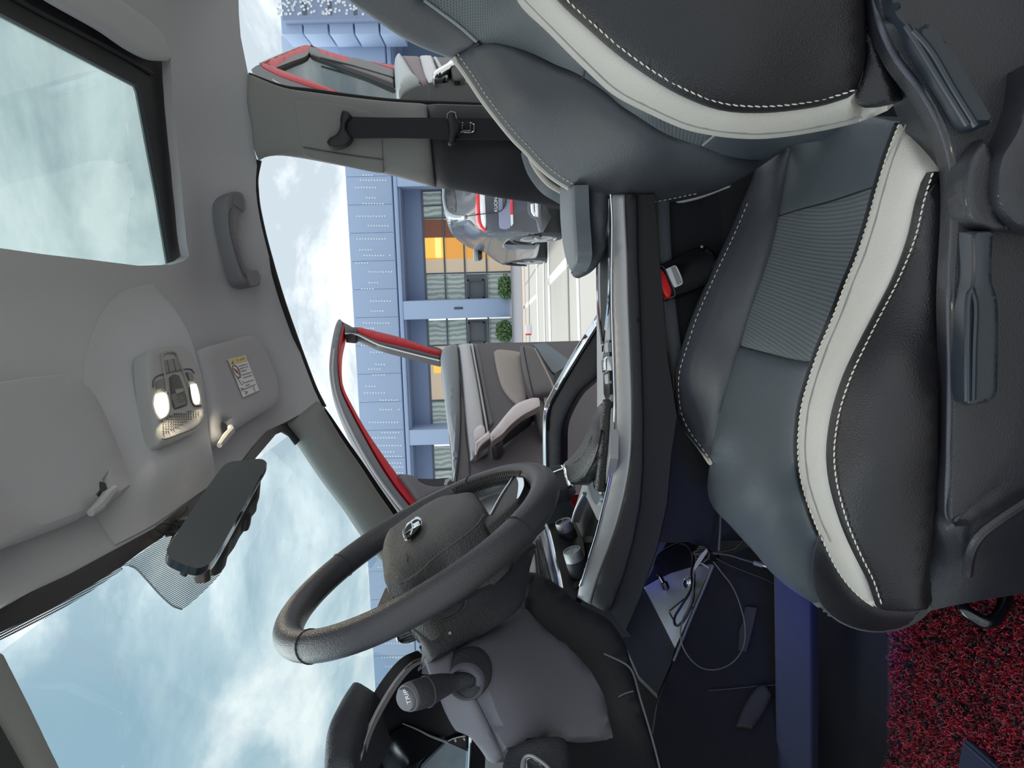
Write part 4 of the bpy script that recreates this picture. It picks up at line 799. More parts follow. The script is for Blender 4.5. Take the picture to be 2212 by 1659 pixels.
patch('back_housing', [(480, 1040), (545, 1010), (562, 1030), (563, 1045), (558, 1062), (557, 1074), (546, 1088), (541, 1098), (536, 1110), (523, 1128), (512, 1150), (497, 1172), (495, 1186), (485, 1200), (469, 1208), (455, 1206), (430, 1190)], MB_, lump, mir, bulge=.004, bw=8, thick=.03, sp=9)
patch('strap_hook', [(525, 1112), (534, 1110), (541, 1108), (544, 1112), (539, 1124), (532, 1127), (520, 1125)], toward(MB_, -.004), lump, mir, bulge=.003, bw=4, thick=.02, sp=5)
c = pt(436, 1232, YP(.955)); lathe('rear_lens', c, pt(437, 1249, YP(.955)) - c, [(-.012, .0105), (.008, .0115), (.014, .0105), (.015, .0003)], M('bronze lens barrel', (104, 96, 92), .35, .6), mir)
patch('back_clip', [(388, 1222), (405, 1228), (410, 1232), (402, 1235), (393, 1230)], toward(MS, -.014), lump, mir, thick=.008, sp=4)
for q in ([(371, 1156), (352, 1151), (340, 1145), (339, 1138), (350, 1131), (366, 1131), (380, 1136), (384, 1144), (378, 1152), (362, 1151)], [(380, 1125), (384, 1116), (400, 1106), (405, 1096)], [(378, 1150), (366, 1180), (362, 1190)]):
    ptube('mirror_cable', q, toward(WS, .012), .0016, lump, mir, seg=6)
patch('mount', [(376, 1134), (390, 1118), (404, 1122), (400, 1140), (384, 1146)], toward(WS, .010), lump, mir, bulge=.004, bw=6, thick=.02, sp=6)
tube('mount_arm', [pt(390, 1132, toward(WS, .012)), pt(430, 1125, MB_)], .010, lump, mir, smooth=False)

# ================================================================== SEAT BELT ON THE FAR PILLAR
sb = thing('seat_belt', 'black seat belt with buckle tongue hanging on the far door pillar', 'seat belt', tuple(pt(900, 275, YP(1.78))))
BE = TY([(750, 252, 1.745), (760, 298, 1.745), (1072, 255, 1.775), (1120, 302, 1.775), (960, 280, 1.74)])
web = M('belt webbing', (40, 41, 46), .85, bump=.5, bs=900)
patch('webbing', [(746, 252), (840, 254), (960, 254), (1072, 256), (1160, 258), (1160, 305), (1080, 302), (960, 300), (850, 298), (760, 299), (752, 275)], BE, web, sb, thick=.002, sp=14, smooth=False)
patch('guide_loop', [(739, 238), (749, 239), (757, 246), (761, 253), (752, 262), (748, 276), (756, 292), (762, 299), (756, 308), (747, 315), (727, 321), (713, 318), (706, 308), (712, 298), (726, 290), (734, 276), (735, 256)], toward(BE, .004), M('belt guide black', (30, 31, 36), .5, bump=.2, bs=800), sb, bulge=.006, bw=7, thick=.014, sp=5)
patch('tongue_bar', [(966, 250), (968, 243), (978, 241), (985, 244), (988, 258), (994, 266), (996, 276), (992, 288), (986, 295), (984, 310), (974, 314), (968, 310), (970, 280)], toward(BE, .010), M('belt guide black', (30, 31, 36)), sb, bulge=.005, bw=6, thick=.012, sp=5)
ptube('tongue_edge', [(966, 256), (966, 246), (974, 241), (983, 243), (986, 256)], toward(BE, .014), .0012, satin, sb, seg=6)
ptube('tongue_plate', [(991, 261), (994, 266), (1020, 266), (1025, 269), (1024, 284), (1019, 287), (996, 286), (990, 291)], toward(BE, .010), .0018, chrome, sb, seg=6, corner=40)
ptube('tongue_plate', [(999, 269), (1016, 269), (1016, 283), (999, 283), (999, 269)], toward(BE, .010), .0014, chrome, sb, seg=6, smooth=False)

# ================================================================== CENTRE CONSOLE
con = thing('center_console', 'black centre console with satin silver rails and raised chrome edged grab arm', 'console', (-.2, 1.2, .42))
NR = TY([(1322, 445, 1.075), (1360, 445, 1.055), (1325, 987, 1.07), (1363, 990, 1.05), (1260, 1250, 1.07), (1300, 1250, 1.055)])
rail_l = [(1318, 420), (1321, 470), (1320, 640), (1325, 813), (1327, 900), (1325, 987), (1316, 1035), (1302, 1095), (1287, 1155), (1268, 1215), (1252, 1266), (1247, 1290)]
rail_r = [(1350, 420), (1351, 452), (1356, 560), (1358, 640), (1363, 770), (1366, 871), (1364, 973), (1359, 1018), (1349, 1072), (1333, 1134), (1315, 1188), (1294, 1245), (1277, 1305)]
patch('near_rail', rail_l + [(1275, 1306)] + rail_r[::-1][1:], NR, satin, con, bulge=.004, bw=10, thick=.015, sp=14, corner=60)
ptube('rail_edge', off(rail_l[:-1], 1), toward(NR, .004), .0018, chrome, con, seg=8)
ptube('rail_gap', off(rail_r, 1), toward(NR, -.001), .0016, rubber, con, seg=6)
NF = TY([(1362, 445, 1.055), (1400, 445, 1.05), (1366, 871, 1.05), (1440, 871, 1.04), (1280, 1300, 1.05), (1340, 1340, 1.03), (1345, 1072, 1.05), (1420, 1100, 1.03)])
edge2 = [(1376, 420), (1378, 560), (1382, 650), (1387, 800), (1390, 900), (1389, 1010), (1383, 1090), (1368, 1170), (1348, 1240), (1318, 1320)]
patch('side_band', rail_r + [(1300, 1318)] + edge2[::-1], NF, M('console band black', (23, 24, 29), .6, bump=.3, bs=800), con, bulge=.003, bw=8, thick=.015, sp=16, smooth=False)
patch('side_face', edge2 + [(1350, 1365), (1382, 1290), (1420, 1180), (1440, 1090), (1450, 980), (1462, 900), (1440, 760), (1428, 600), (1418, 500), (1414, 420)], toward(NF, -.006), M('console side black', (18, 19, 24), .7, bump=.3, bs=700), con, thick=.015, sp=22, smooth=False)
LW = TY([(1420, 445, 1.10), (1435, 660, 1.10), (1460, 900, 1.11), (1560, 600, 1.12), (1560, 1000, 1.12), (1420, 1100, 1.10), (1545, 1150, 1.12), (1400, 420, 1.10)])
patch('lower_side', [(1414, 400), (1420, 500), (1428, 600), (1440, 760), (1462, 905), (1448, 985), (1440, 1095), (1412, 1150), (1470, 1165), (1552, 1195), (1570, 1130), (1640, 900), (1700, 600), (1700, 330), (1600, 380)], LW, M('console carpet side', (27, 29, 35), .75, bump=.4, bs=700), con, thick=.02, sp=26, smooth=False)
patch('lower_edge', [(1416, 420), (1423, 520), (1432, 640), (1442, 740), (1456, 830), (1470, 900), (1485, 840), (1470, 740), (1458, 640), (1450, 540), (1445, 420)], toward(LW, .012), M('console carpet lit strip', (86, 88, 95), .7, bump=.5, bs=700), con, bulge=.006, bw=10, thick=.015, sp=12)  # lit strip of the carpet side, its light painted as a paler grey
ptube('lower_seam', [(1417, 440), (1424, 540), (1434, 660), (1444, 750), (1456, 830), (1468, 895)], toward(LW, .016), .0012, M('tan seam', (74, 68, 66), .7), con, seg=6)
# deck seen at a grazing angle, cup holder well and shifter surround
DK = TY([(1296, 445, 1.20), (1320, 445, 1.08), (1297, 800, 1.20), (1325, 800, 1.075), (1275, 1040, 1.18), (1310, 1060, 1.075), (1250, 1250, 1.09), (1262, 1040, 1.24)])
patch('deck', [(1290, 420), (1317, 420), (1316, 640), (1319, 813), (1320, 900), (1318, 990), (1310, 1035), (1299, 1095), (1294, 1125), (1290, 1122), (1268, 1076), (1262, 1068), (1258, 1072), (1237, 1127), (1234, 1124), (1246, 1085), (1262, 1036), (1276, 1020), (1290, 900), (1289, 700), (1288, 560)], DK, satin, con, bulge=.0, thick=.012, sp=12, smooth=False)
patch('deck_insert', [(1296, 420), (1313, 420), (1313, 640), (1306, 700), (1300, 760), (1298, 700), (1296, 600)], toward(DK, .003), rubber, con, thick=.006, sp=8, smooth=False)
patch('deck_insert', [(1302, 770), (1310, 735), (1316, 735), (1317, 850), (1310, 870), (1304, 850)], toward(DK, .003), dark_gloss, con, thick=.006, sp=8, smooth=False)
for q in ([(1291, 430), (1291, 640), (1296, 700), (1301, 745)], [(1315, 430), (1315, 640), (1308, 712)]): ptube('deck_trim', q, toward(DK, .005), .0022, chrome, con, seg=6)
for (x, y) in ((1309, 752), (1309, 786), (1309, 820)):
    patch('console_switch', [(x - 3, y - 10), (x + 4, y - 12), (x + 5, y + 8), (x - 2, y + 10)], toward(DK, .006), satin, con, bulge=.001, bw=3, thick=.005, sp=4, smooth=False)
patch('console_toggle', [(1301, 778), (1311, 770), (1312, 800), (1303, 806)], toward(DK, .012), chrome, con, bulge=.003, bw=4, thick=.008, sp=4)
patch('shifter_plate', [(1272, 1046), (1282, 1040), (1289, 1056), (1296, 1072), (1294, 1084), (1288, 1092), (1281, 1082), (1275, 1066)], toward(DK, .006), M('pale plate', (206, 218, 232), .15, .7), con, thick=.005, sp=6)
ptube('shifter_rim', [(1281, 1040), (1284, 1050), (1292, 1062), (1297, 1064)], toward(DK, .009), .0025, chrome, con, seg=8)
ptube('deck_edge', [(1262, 1066), (1254, 1080), (1243, 1104), (1236, 1128)], toward(DK, .004), .003, satin, con, seg=8)
patch('cup_well', [(1262, 1070), (1268, 1077), (1290, 1123), (1289, 1136), (1281, 1160), (1278, 1174), (1252, 1264), (1240, 1250), (1232, 1180), (1238, 1127)], toward(DK, -.03), M('stack black', (14, 15, 18), .45), con, thick=.01, sp=10)
patch('well_step', [(1250, 1160), (1279, 1158), (1281, 1166), (1277, 1172), (1254, 1172)], toward(DK, -.026), M('well grey', (64, 66, 70), .4), con, thick=.006, sp=5, smooth=False)
# far grab arm
FAo = TY([(1289, 690, 1.38), (1185, 895, 1.38), (1178, 1015, 1.38), (1250, 850, 1.36)])
arm_o = [(1300, 655), (1285, 686), (1240, 758), (1189, 850), (1178, 873), (1174, 900), (1173, 930), (1174, 1020)]
arm_i = [(1304, 685), (1290, 708), (1245, 780), (1199, 858), (1188, 880), (1184, 903), (1183, 930), (1184, 1020)]
patch('grab_arm_edge', arm_o + arm_i[::-1], FAo, chrome, con, bulge=.006, bw=6, thick=.03, sp=8, corner=60)
patch('grab_arm', arm_i + [(1214, 1020), (1215, 985), (1217, 925), (1226, 897), (1252, 850), (1275, 828), (1296, 808), (1306, 760)], toward(FAo, -.006), black_soft, con, bulge=.008, bw=10, thick=.03, sp=10, corner=60)
ptube('grab_arm_line', arm_i[:-1], toward(FAo, .003), .0016, dark_gloss, con, seg=6)
patch('front_foot', [(1240, 1270), (1262, 1262), (1310, 1300), (1350, 1355), (1410, 1440), (1400, 1500), (1340, 1430), (1280, 1350)], YP(1.10), black_trim, con, thick=.02, sp=20, smooth=False)
box('console_core', (-.12, 1.22, .56), (.62, .20, .24), rubber, con, bev=.02)
# armrest lid: a level top and an upright side that meet in a stitched seam
AT = ZP(.788); AS = TY([(1241, 400, 1.115), (1318, 400, 1.085), (1247, 530, 1.115), (1310, 530, 1.09), (1246, 585, 1.18), (1262, 595, 1.17), (1290, 572, 1.12), (1241, 590, 1.20)])
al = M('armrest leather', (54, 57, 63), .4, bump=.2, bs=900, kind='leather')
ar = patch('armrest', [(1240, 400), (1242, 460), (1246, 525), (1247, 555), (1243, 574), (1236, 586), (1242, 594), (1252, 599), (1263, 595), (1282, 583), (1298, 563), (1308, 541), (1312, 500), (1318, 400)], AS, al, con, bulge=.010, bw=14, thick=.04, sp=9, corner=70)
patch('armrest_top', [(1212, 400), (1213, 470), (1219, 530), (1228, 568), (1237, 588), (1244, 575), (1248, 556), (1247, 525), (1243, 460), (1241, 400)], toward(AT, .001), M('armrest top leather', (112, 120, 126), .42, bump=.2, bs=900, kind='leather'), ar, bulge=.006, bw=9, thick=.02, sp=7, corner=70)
ptube('armrest_seam', [(1244, 400), (1246, 460), (1250, 525), (1251, 556), (1247, 574), (1235, 588)], toward(AS, .008), .0014, rubber, ar, seg=6)
stitches('armrest_stitching', [(1248, 410), (1251, 470), (1255, 530), (1257, 560), (1253, 576)], toward(AS, .011), M('grey thread', (150, 150, 150)), ar, dash=5, gap=4, r=.0008)

# ---- gear selector with leather gaiter
gs = thing('gear_selector', 'black gear selector with silver collar and wrinkled leather gaiter', 'gear lever', tuple(pt(1285, 960, YP(1.2))))
GB = TY([(1316, 863, 1.12), (1287, 900, 1.24), (1224, 1004, 1.22), (1235, 1048, 1.18), (1285, 1025, 1.12), (1306, 940, 1.09), (1262, 1000, 1.15)])
patch('gaiter', [(1318, 862), (1308, 868), (1296, 880), (1287, 899), (1274, 938), (1258, 968), (1240, 988), (1222, 1003), (1227, 1025), (1234, 1046), (1254, 1044), (1270, 1035), (1286, 1025), (1297, 1000), (1306, 955), (1312, 910)], GB, M('gaiter leather', (25, 25, 28), .4, bump=.4, bs=500, kind='leather'), gs, bulge=.014, bw=18, thick=.03, sp=8)
ptube('gaiter_fold', [(1315, 866), (1311, 900), (1308, 960), (1303, 1010), (1297, 1058)], TY([(1315, 866, 1.085), (1297, 1058, 1.085), (1308, 960, 1.08)]), .009, M('gaiter leather', (46, 47, 50)), gs, seg=14)
for q in ([(1290, 905), (1280, 945), (1262, 978), (1240, 1000)], [(1300, 900), (1296, 950), (1280, 1000), (1262, 1030)]): ptube('gaiter_crease', q, toward(GB, .0125), .0022, M('gaiter leather', (46, 47, 50)), gs, seg=8)
stitches('stitching', [(1289, 905), (1277, 938), (1262, 966), (1244, 986), (1226, 1002)], toward(GB, .008), M('grey thread', (150, 150, 150)), gs, dash=4, gap=3, r=.0007)
KB = TY([(1160, 1015, 1.22), (1225, 1008, 1.20), (1232, 1052, 1.18), (1190, 1062, 1.18)])
patch('knob', [(1140, 1022), (1176, 1014), (1196, 1008), (1212, 1005), (1224, 1004), (1231, 1024), (1236, 1048), (1226, 1060), (1208, 1066), (1170, 1080), (1140, 1080)], KB, black_soft, gs, bulge=.012, bw=14, thick=.04, sp=9)
patch('collar', [(1211, 1005), (1222, 1003), (1229, 1024), (1236, 1047), (1227, 1052), (1220, 1030), (1216, 1013)], toward(KB, .014), chrome, gs, bulge=.002, bw=3, thick=.008, sp=4)
ptube('knob_trim', [(1180, 1027), (1198, 1019), (1216, 1012)], toward(KB, .015), .0016, chrome, gs, seg=6)
red_pocket = M('dark red plastic', (120, 10, 22), .4)
patch('console_pocket_insert', [(1224, 1070), (1250, 1068), (1251, 1072), (1243, 1092), (1240, 1098), (1232, 1084)], YP(1.42), red_pocket, con, thick=.01, sp=6, smooth=False)  # plain dark red piece behind the console
patch('pocket_wall', [(1140, 1060), (1218, 1060), (1230, 1082), (1241, 1100), (1236, 1128), (1180, 1140), (1140, 1180)], YP(1.36), black_trim, con, thick=.01, sp=12, smooth=False)
patch('pocket_flap', [(1206, 1072), (1218, 1061), (1220, 1066), (1210, 1082)], YP(1.35), M('grey green edge', (70, 78, 80), .4), con, thick=.006, sp=4)

# ---- belt buckle beside the seat
bk = thing('seat_belt_buckle', 'black belt buckle with red release button and white sticker', 'buckle', tuple(pt(1470, 600, YP(1.08))))
BK = TY([(1409, 580, 1.075), (1445, 640, 1.065), (1530, 540, 1.085), (1540, 600, 1.075)])
body_b = patch('housing', [(1410, 584), (1411, 577), (1424, 572), (1470, 550), (1512, 532), (1520, 532), (1545, 548), (1552, 570), (1530, 610), (1456, 642), (1444, 645), (1434, 634)], BK, dark_gloss, bk, bulge=.006, bw=8, thick=.03, sp=8, corner=70)
patch('release_button', [(1409, 583), (1412, 578), (1419, 578), (1433, 588), (1447, 618), (1450, 630), (1448, 642), (1440, 644), (1432, 634)], toward(BK, .007), M('signal red plastic', (226, 32, 36), .4), bk, bulge=.003, bw=4, thick=.008, sp=5)
stk = patch('sticker', [(1439, 581), (1457, 573), (1461, 575), (1475, 609), (1474, 613), (1459, 621), (1455, 619), (1438, 585)], toward(BK, .0085), M('sticker white', (222, 224, 232), .6), bk, thick=.001, sp=6)
patch('sticker_band', [(1449, 578), (1458, 574), (1474, 610), (1463, 616), (1456, 596)], toward(BK, .0095), M('sticker grey', (150, 150, 146), .6), stk, thick=.0006, sp=5, smooth=False)
ptube('button_rim', [(1424, 573), (1432, 576), (1446, 604), (1458, 632), (1457, 640), (1446, 644)], toward(BK, .008), .0012, M('seam grey', (70, 70, 76)), bk, seg=6)
lathe('rivet', pt(1516, 533, toward(BK, .008)), -FW, [(0, .0022), (.001, .0018), (.0012, .0002)], satin, bk, 12)
tube('stalk', [pt(1535, 570, BK), np.array([-.03, 1.09, .52]), np.array([0.0, 1.1, .47])], .010, rubber, bk)

# ================================================================== FOOTWELL
bl = bpy.data.lights.new('footwell_lamp', 'AREA'); bl.energy = .16; bl.size = .03; bl.color = (.05, .07, 1.0)
bo_ = bpy.data.objects.new('footwell_lamp', bl); COL.objects.link(bo_); bo_.location = (-.43, .80, .54); bo_.rotation_euler = Vector((.1, -1, .15)).to_track_quat('Z', 'Y').to_euler()
bl2 = bpy.data.lights.new('footwell_lamp', 'AREA'); bl2.energy = .03; bl2.size = .02; bl2.color = (.05, .07, 1.0)
bo2 = bpy.data.objects.new('footwell_lamp', bl2); COL.objects.link(bo2); bo2.location = (-.47, 1.17, .70); bo2.rotation_euler = Vector((.1, -.6, .5)).to_track_quat('Z', 'Y').to_euler()
tun = M('tunnel carpet', (14, 15, 22), .95, bump=.5, bs=500)
TW = TY([(1560, 1230, 1.10), (1450, 1430, 1.06), (1650, 1480, 1.02), (1660, 1240, 1.06), (1700, 1659, .96), (1400, 1659, .96)])
struct(patch('wall_tunnel', [(1541, 1215), (1500, 1330), (1455, 1427), (1420, 1520), (1400, 1659), (1390, 1760), (1680, 1760), (1680, 1400), (1672, 1235), (1620, 1180)], TW, tun, thick=.02, sp=26, smooth=False))
struct(patch('trim_20', [(1660, 1200), (1672, 1240), (1675, 1480), (1678, 1700), (1756, 1700), (1756, 1480), (1754, 1270), (1750, 1180)], TY([(1672, 1240, .99), (1756, 1240, .96), (1675, 1480, .99), (1756, 1480, .96), (1676, 1700, .98)]), M('ledge carpet', (46, 52, 72), .9, bump=.4, bs=500), bulge=.006, bw=10, thick=.03, sp=20, smooth=False))
patch('carpet_patch', [(1610, 1310), (1635, 1313), (1625, 1360), (1612, 1408), (1595, 1405), (1598, 1360), (1604, 1345)], toward(TW, .006), rubber, con, thick=.004, sp=7)
ptube('carpet_seam', [(1530, 1492), (1580, 1488), (1640, 1482), (1676, 1480)], toward(TW, .003), .0014, black_trim, con, seg=5)
patch('pedal_bracket', [(1590, 1570), (1610, 1520), (1640, 1480), (1655, 1478), (1668, 1500), (1650, 1540), (1625, 1575)], toward(TW, .012), rubber, con, bulge=.004, bw=8, thick=.02, sp=9)
# open storage tray under the console with its sockets
TR = TY([(1392, 1268, 1.16), (1490, 1228, 1.20), (1512, 1270, 1.14), (1458, 1397, 1.08)])
patch('tray_panel', [(1392, 1268), (1420, 1252), (1450, 1238), (1490, 1226), (1540, 1218), (1516, 1268), (1486, 1338), (1458, 1400)], TR, M('tray grey', (176, 184, 184), .45, .2), con, thick=.012, sp=12, smooth=False)
patch('tray_back', [(1398, 1254), (1420, 1210), (1447, 1158), (1490, 1160), (1552, 1190), (1545, 1216), (1490, 1228), (1445, 1242), (1394, 1266)], toward(TR, -.004), rubber, con, thick=.012, sp=12, smooth=False)
patch('tray_wall', [(1340, 1370), (1384, 1290), (1392, 1270), (1420, 1324), (1458, 1400), (1450, 1432), (1420, 1500), (1380, 1460)], toward(TR, -.002), black_trim, con, thick=.012, sp=16, smooth=False)
patch('pocket_glow_panel', [(1384, 1290), (1395, 1225), (1417, 1150), (1448, 1157), (1432, 1190), (1408, 1235), (1398, 1252)], TY([(1384, 1290, 1.22), (1417, 1150, 1.30), (1448, 1157, 1.28)]), M('pocket lining', (92, 92, 104), .7), con, thick=.01, sp=10, smooth=False)
ptube('tray_lip', [(1541, 1221), (1520, 1272), (1495, 1330), (1470, 1392), (1455, 1428)], toward(TW, .008), .0022, M('edge grey', (86, 90, 98)), con, seg=8)
patch('socket_plate', [(1444, 1322), (1468, 1302), (1500, 1276), (1498, 1308), (1480, 1330), (1461, 1352)], toward(TR, .004), M('tray grey light', (186, 194, 194), .4, .2), con, thick=.004, sp=6, smooth=False)
ptube('socket_plate_edge', [(1446, 1323), (1460, 1348)], toward(TR, .006), .0012, rubber, con, seg=5, smooth=False)
ptube('socket_plate_edge', [(1446, 1320), (1470, 1300), (1490, 1284)], toward(TR, .006), .0010, rubber, con, seg=5, smooth=False)
lathe('power_socket', pt(1488, 1262, toward(TR, .004)), -FW + np.array([.3, 0, .4]), [(-.01, .011), (.004, .011), (.006, .0095), (.001, .009), (-.004, .0005)], chrome, con)
us = thing('usb_plug', 'small black plug standing in the grey console tray', 'plug', tuple(pt(1438, 1262, TR)))
tube('plug_body', [pt(1440, 1272, toward(TR, .006)), pt(1434, 1258, toward(TR, .014))], .006, dark_gloss, us, smooth=False, seg=10)
tube('plug_metal', [pt(1436, 1276, toward(TR, .004)), pt(1442, 1272, toward(TR, .004))], .0045, chrome, us, smooth=False, seg=8)
tube('plug_lead', [pt(1434, 1258, toward(TR, .014)), pt(1427, 1246, toward(TR, .018)), pt(1420, 1240, toward(TR, .020))], .003, dark_gloss, us, seg=8)
wire = M('cable black', (20, 21, 24), .35); wire_g = M('cable grey', (66, 68, 70), .4)
CB = toward(TW, .025)
def cable(nm, label, q, r, m, f=CB, group=None):
    o = ptube(nm, q, f, r, m, seg=8, corner=120); return tag(o, label, 'cable', group)
cable('charging_cable', 'thin black cable hanging in a big oval loop below console', [(1541, 1213), (1559, 1236), (1583, 1268), (1601, 1313), (1610, 1358), (1604, 1403), (1577, 1435), (1541, 1447), (1512, 1441), (1485, 1415), (1471, 1382), (1473, 1343), (1488, 1310), (1497, 1268), (1500, 1224)], .0011, wire_g)
cable('charging_cable', 'thick black cable looped over the grey console tray', [(1413, 1222), (1422, 1200), (1446, 1182), (1470, 1174), (1485, 1179), (1497, 1203), (1493, 1239), (1494, 1268), (1473, 1307), (1457, 1335), (1458, 1350), (1464, 1352), (1476, 1342), (1496, 1300), (1500, 1240)], .0019, wire, toward(TR, .035))
uc = thing('usb_cable', 'grey cable with metal plug end pointing at the seat cushion', 'cable', tuple(pt(1600, 1208, CB)))
ptube('lead', [(1540, 1196), (1560, 1197), (1577, 1200), (1607, 1209), (1632, 1216)], CB, .0013, wire_g, uc, seg=8)
tube('plug', [pt(1629, 1215, CB), pt(1648, 1221, CB)], .0038, M('plug grey', (120, 120, 120), .4), uc, smooth=False, seg=10)
tube('plug_tip', [pt(1646, 1220.5, CB), pt(1659, 1225, CB)], .0026, chrome, uc, smooth=False, seg=8)
cable('charging_cable', 'black cable bending up from the knot towards the seat', [(1530, 1195), (1548, 1193), (1565, 1191), (1588, 1184), (1605, 1169)], .0018, wire)
cable('charging_cable', 'black cable running from the knot under the seat cushion front', [(1547, 1206), (1562, 1214), (1577, 1221), (1620, 1238), (1667, 1257), (1720, 1290)], .0014, wire)
cable('charging_cable', 'straight dark cable hanging down beside the cushion to the knot', [(1557, 1106), (1556, 1140), (1553, 1190)], .0022, wire_g)
kn = thing('cable_knot', 'knot of bundled cables held with a pale strap above tray', 'cable knot', tuple(pt(1520, 1210, CB)))
for i in range(7):
    a = i * .9; ptube('coil', [(1500 + 4 * math.cos(a), 1188 + i * 2), (1512, 1180 + i * 4), (1528 + 3 * math.sin(a), 1186 + i * 2), (1532, 1200 + i), (1516, 1222 - i * 2), (1502, 1216 - i * 3)], toward(TW, .03 + .003 * (i % 3)), .0018, wire, kn, seg=6)
patch('strap', [(1526, 1185), (1529, 1191), (1514, 1214), (1499, 1234), (1500, 1222), (1512, 1200)], toward(TW, .045), M('pale strap', (150, 152, 152), .6), kn, thick=.002, sp=5)
ptube('tie', [(1514, 1216), (1524, 1222), (1531, 1227)], toward(TW, .042), .0012, M('grey thread', (150, 150, 150)), kn, seg=5)

# ---- coil floor mat: a backing sheet and thousands of vinyl curls
FM = ZP(.432)
mat_t = thing('floor_mat', 'red and black curly vinyl coil floor mat in the driver footwell', 'floor mat', (-.35, .72, .43))
mat_out = [(1917, 1250), (1917, 1500), (1916, 1620), (1908, 1642), (1900, 1657), (1885, 1720), (1880, 1900), (2500, 1900), (2500, 1200), (2100, 1180)]
patch('backing', mat_out, FM, M('mat backing', (26, 5, 12), .9), mat_t, thick=.008, smooth=False, sp=30)
O_ = np.array(mat_out, float)
CURL = []
n_c = 0
tries = rng.uniform([1895, 1270], [2330, 1780], (42000, 2)); tries = tries[inside(O_, tries)]
tries = tries[dist_poly(O_, tries) > 14]; keep = tries[:11500]
P0 = FM(keep)
def curls(sel, seed):
    g = np.random.default_rng(seed); Vs = []; Fs = []; o_ = 0
    for p in P0[sel]:
        a = g.uniform(0, 6.28); ln = g.uniform(.007, .014); tw = g.choice([-1, 1]) * g.uniform(2.5, 7.5); hgt = g.uniform(.001, .008)
        t = np.linspace(0, 1, 7); an = a + tw * t
        P = np.stack([p[0] + np.cumsum(np.cos(an)) * ln / 7, p[1] + np.cumsum(np.sin(an)) * ln / 7, p[2] + .001 + hgt * np.sin(t * 3.14) + .002 * g.uniform(-.4, 1)], 1)
        T = np.gradient(P, axis=0); T /= np.linalg.norm(T, axis=1)[:, None]; n = np.cross(T, [0, 0, 1.0]); n /= np.linalg.norm(n, axis=1)[:, None] + 1e-9; b = np.cross(n, T)
        r = .00055
        ring = np.stack([P + n * r, P - n * r * .5 + b * r * .87, P - n * r * .5 - b * r * .87], 1).reshape(-1, 3); Vs.append(ring)
        for i in range(6):
            for j in range(3):
                k = (j + 1) % 3; Fs.append((o_ + i * 3 + j, o_ + i * 3 + k, o_ + i * 3 + 3 + k, o_ + i * 3 + 3 + j))
        o_ += 21
    return np.vstack(Vs), Fs
idx = np.arange(len(keep)); sel = rng.permutation(idx)
for nm, s_, m_ in (('red_coils', sel[:int(len(sel) * .56)], M('red vinyl', (150, 30, 48), .45)), ('dark_coils', sel[int(len(sel) * .56):], M('dark vinyl', (34, 12, 26), .5))):
    stuff(mesh_obj(nm, *curls(s_, 3 if nm[0] == 'r' else 5), m_, mat_t))
patch('corner_badge', [(2081, 1599), (2086, 1597), (2105, 1612), (2147, 1650), (2210, 1710), (2060, 1720), (2070, 1655)], ZP(.4445), M('navy embroidery', (34, 40, 66), .95, bump=.8, bs=900), mat_t, thick=.004, smooth=False, sp=12)
stitches('badge_stitching', [(2082, 1606), (2096, 1618), (2138, 1655), (2190, 1704)], ZP(.4445), M('navy thread', (64, 70, 100), .9), mat_t, dash=4, gap=2, r=.0011)

# ================================================================== OPEN PASSENGER DOORS
def door_plane(h, e):
    h = np.array(h); e = np.array(e); t = e - h; n = np.array([t[1], -t[0], 0.0]); n /= np.linalg.norm(n); return PL((h[0], h[1], 1.0), n)
FD = door_plane((-.62, 1.97), (-.256, 2.93))
fd = thing('car_door', 'open front passenger door with red window frame and silver pull handle', 'car door', (-.44, 2.45, .45), 'open doors on the passenger side')
C = lambda s, ox, oy, L_: [(ox + x / s, oy + y / s) for x, y in L_]
D_ = lambda L_: C(3.456, 700, 660, L_)
fr_grey = M('door frame grey', (92, 96, 102), .5)
door_dark = M('door panel dark', (92, 88, 94), .55, bump=.25, bs=800)
door_roll = M('door top roll', (134, 144, 152), .5, bump=.2, bs=900)
patch('frame_seal', D_([(115, 102), (90, 140), (50, 320), (38, 480), (55, 620), (105, 780), (185, 960), (295, 1160), (415, 1360), (545, 1540), (640, 1660), (760, 1660), (660, 1530), (540, 1380), (420, 1200), (295, 980), (195, 790), (128, 640), (103, 480), (106, 320), (137, 125)]), toward(FD, .004), fr_grey, fd, bulge=.012, bw=7, thick=.03, sp=8, corner=60)
ptube('seal_line', D_([(75, 330), (66, 480), (82, 620), (135, 790), (215, 960), (330, 1170), (450, 1350), (590, 1530), (690, 1650)]), toward(FD, .018), .004, M('seal line grey', (140, 142, 146), .5), fd, seg=6)
patch('window_frame', D_([(135, 128), (105, 320), (103, 480), (128, 640), (198, 790), (298, 980), (425, 1200), (545, 1380), (665, 1530), (745, 1620), (775, 1590), (720, 1480), (610, 1350), (468, 1160), (325, 950), (222, 770), (150, 620), (125, 480), (127, 330), (156, 148)]), toward(FD, -.004), red_paint, fd, bulge=.010, bw=5, thick=.04, sp=7, corner=60)
patch('rear_frame', D_([(243, 200), (250, 163), (400, 200), (560, 240), (680, 280), (790, 318), (882, 345), (872, 380), (800, 365), (700, 337), (550, 300), (400, 265)]), FD, red_paint, fd, bulge=.010, bw=6, thick=.04, sp=7, corner=60)
patch('rear_frame_seal', D_([(243, 200), (400, 265), (550, 300), (700, 337), (800, 365), (872, 380), (864, 406), (700, 366), (540, 325), (400, 285), (232, 212)]), toward(FD, .004), M('frame black', (40, 42, 48), .5), fd, bulge=.004, bw=4, thick=.03, sp=7, corner=60)
ptube('frame_edge', D_([(156, 210), (232, 214), (400, 290), (540, 330), (700, 371), (862, 410)]), toward(FD, .006), .003, M('pale frame edge', (190, 196, 200), .4), fd, seg=6)
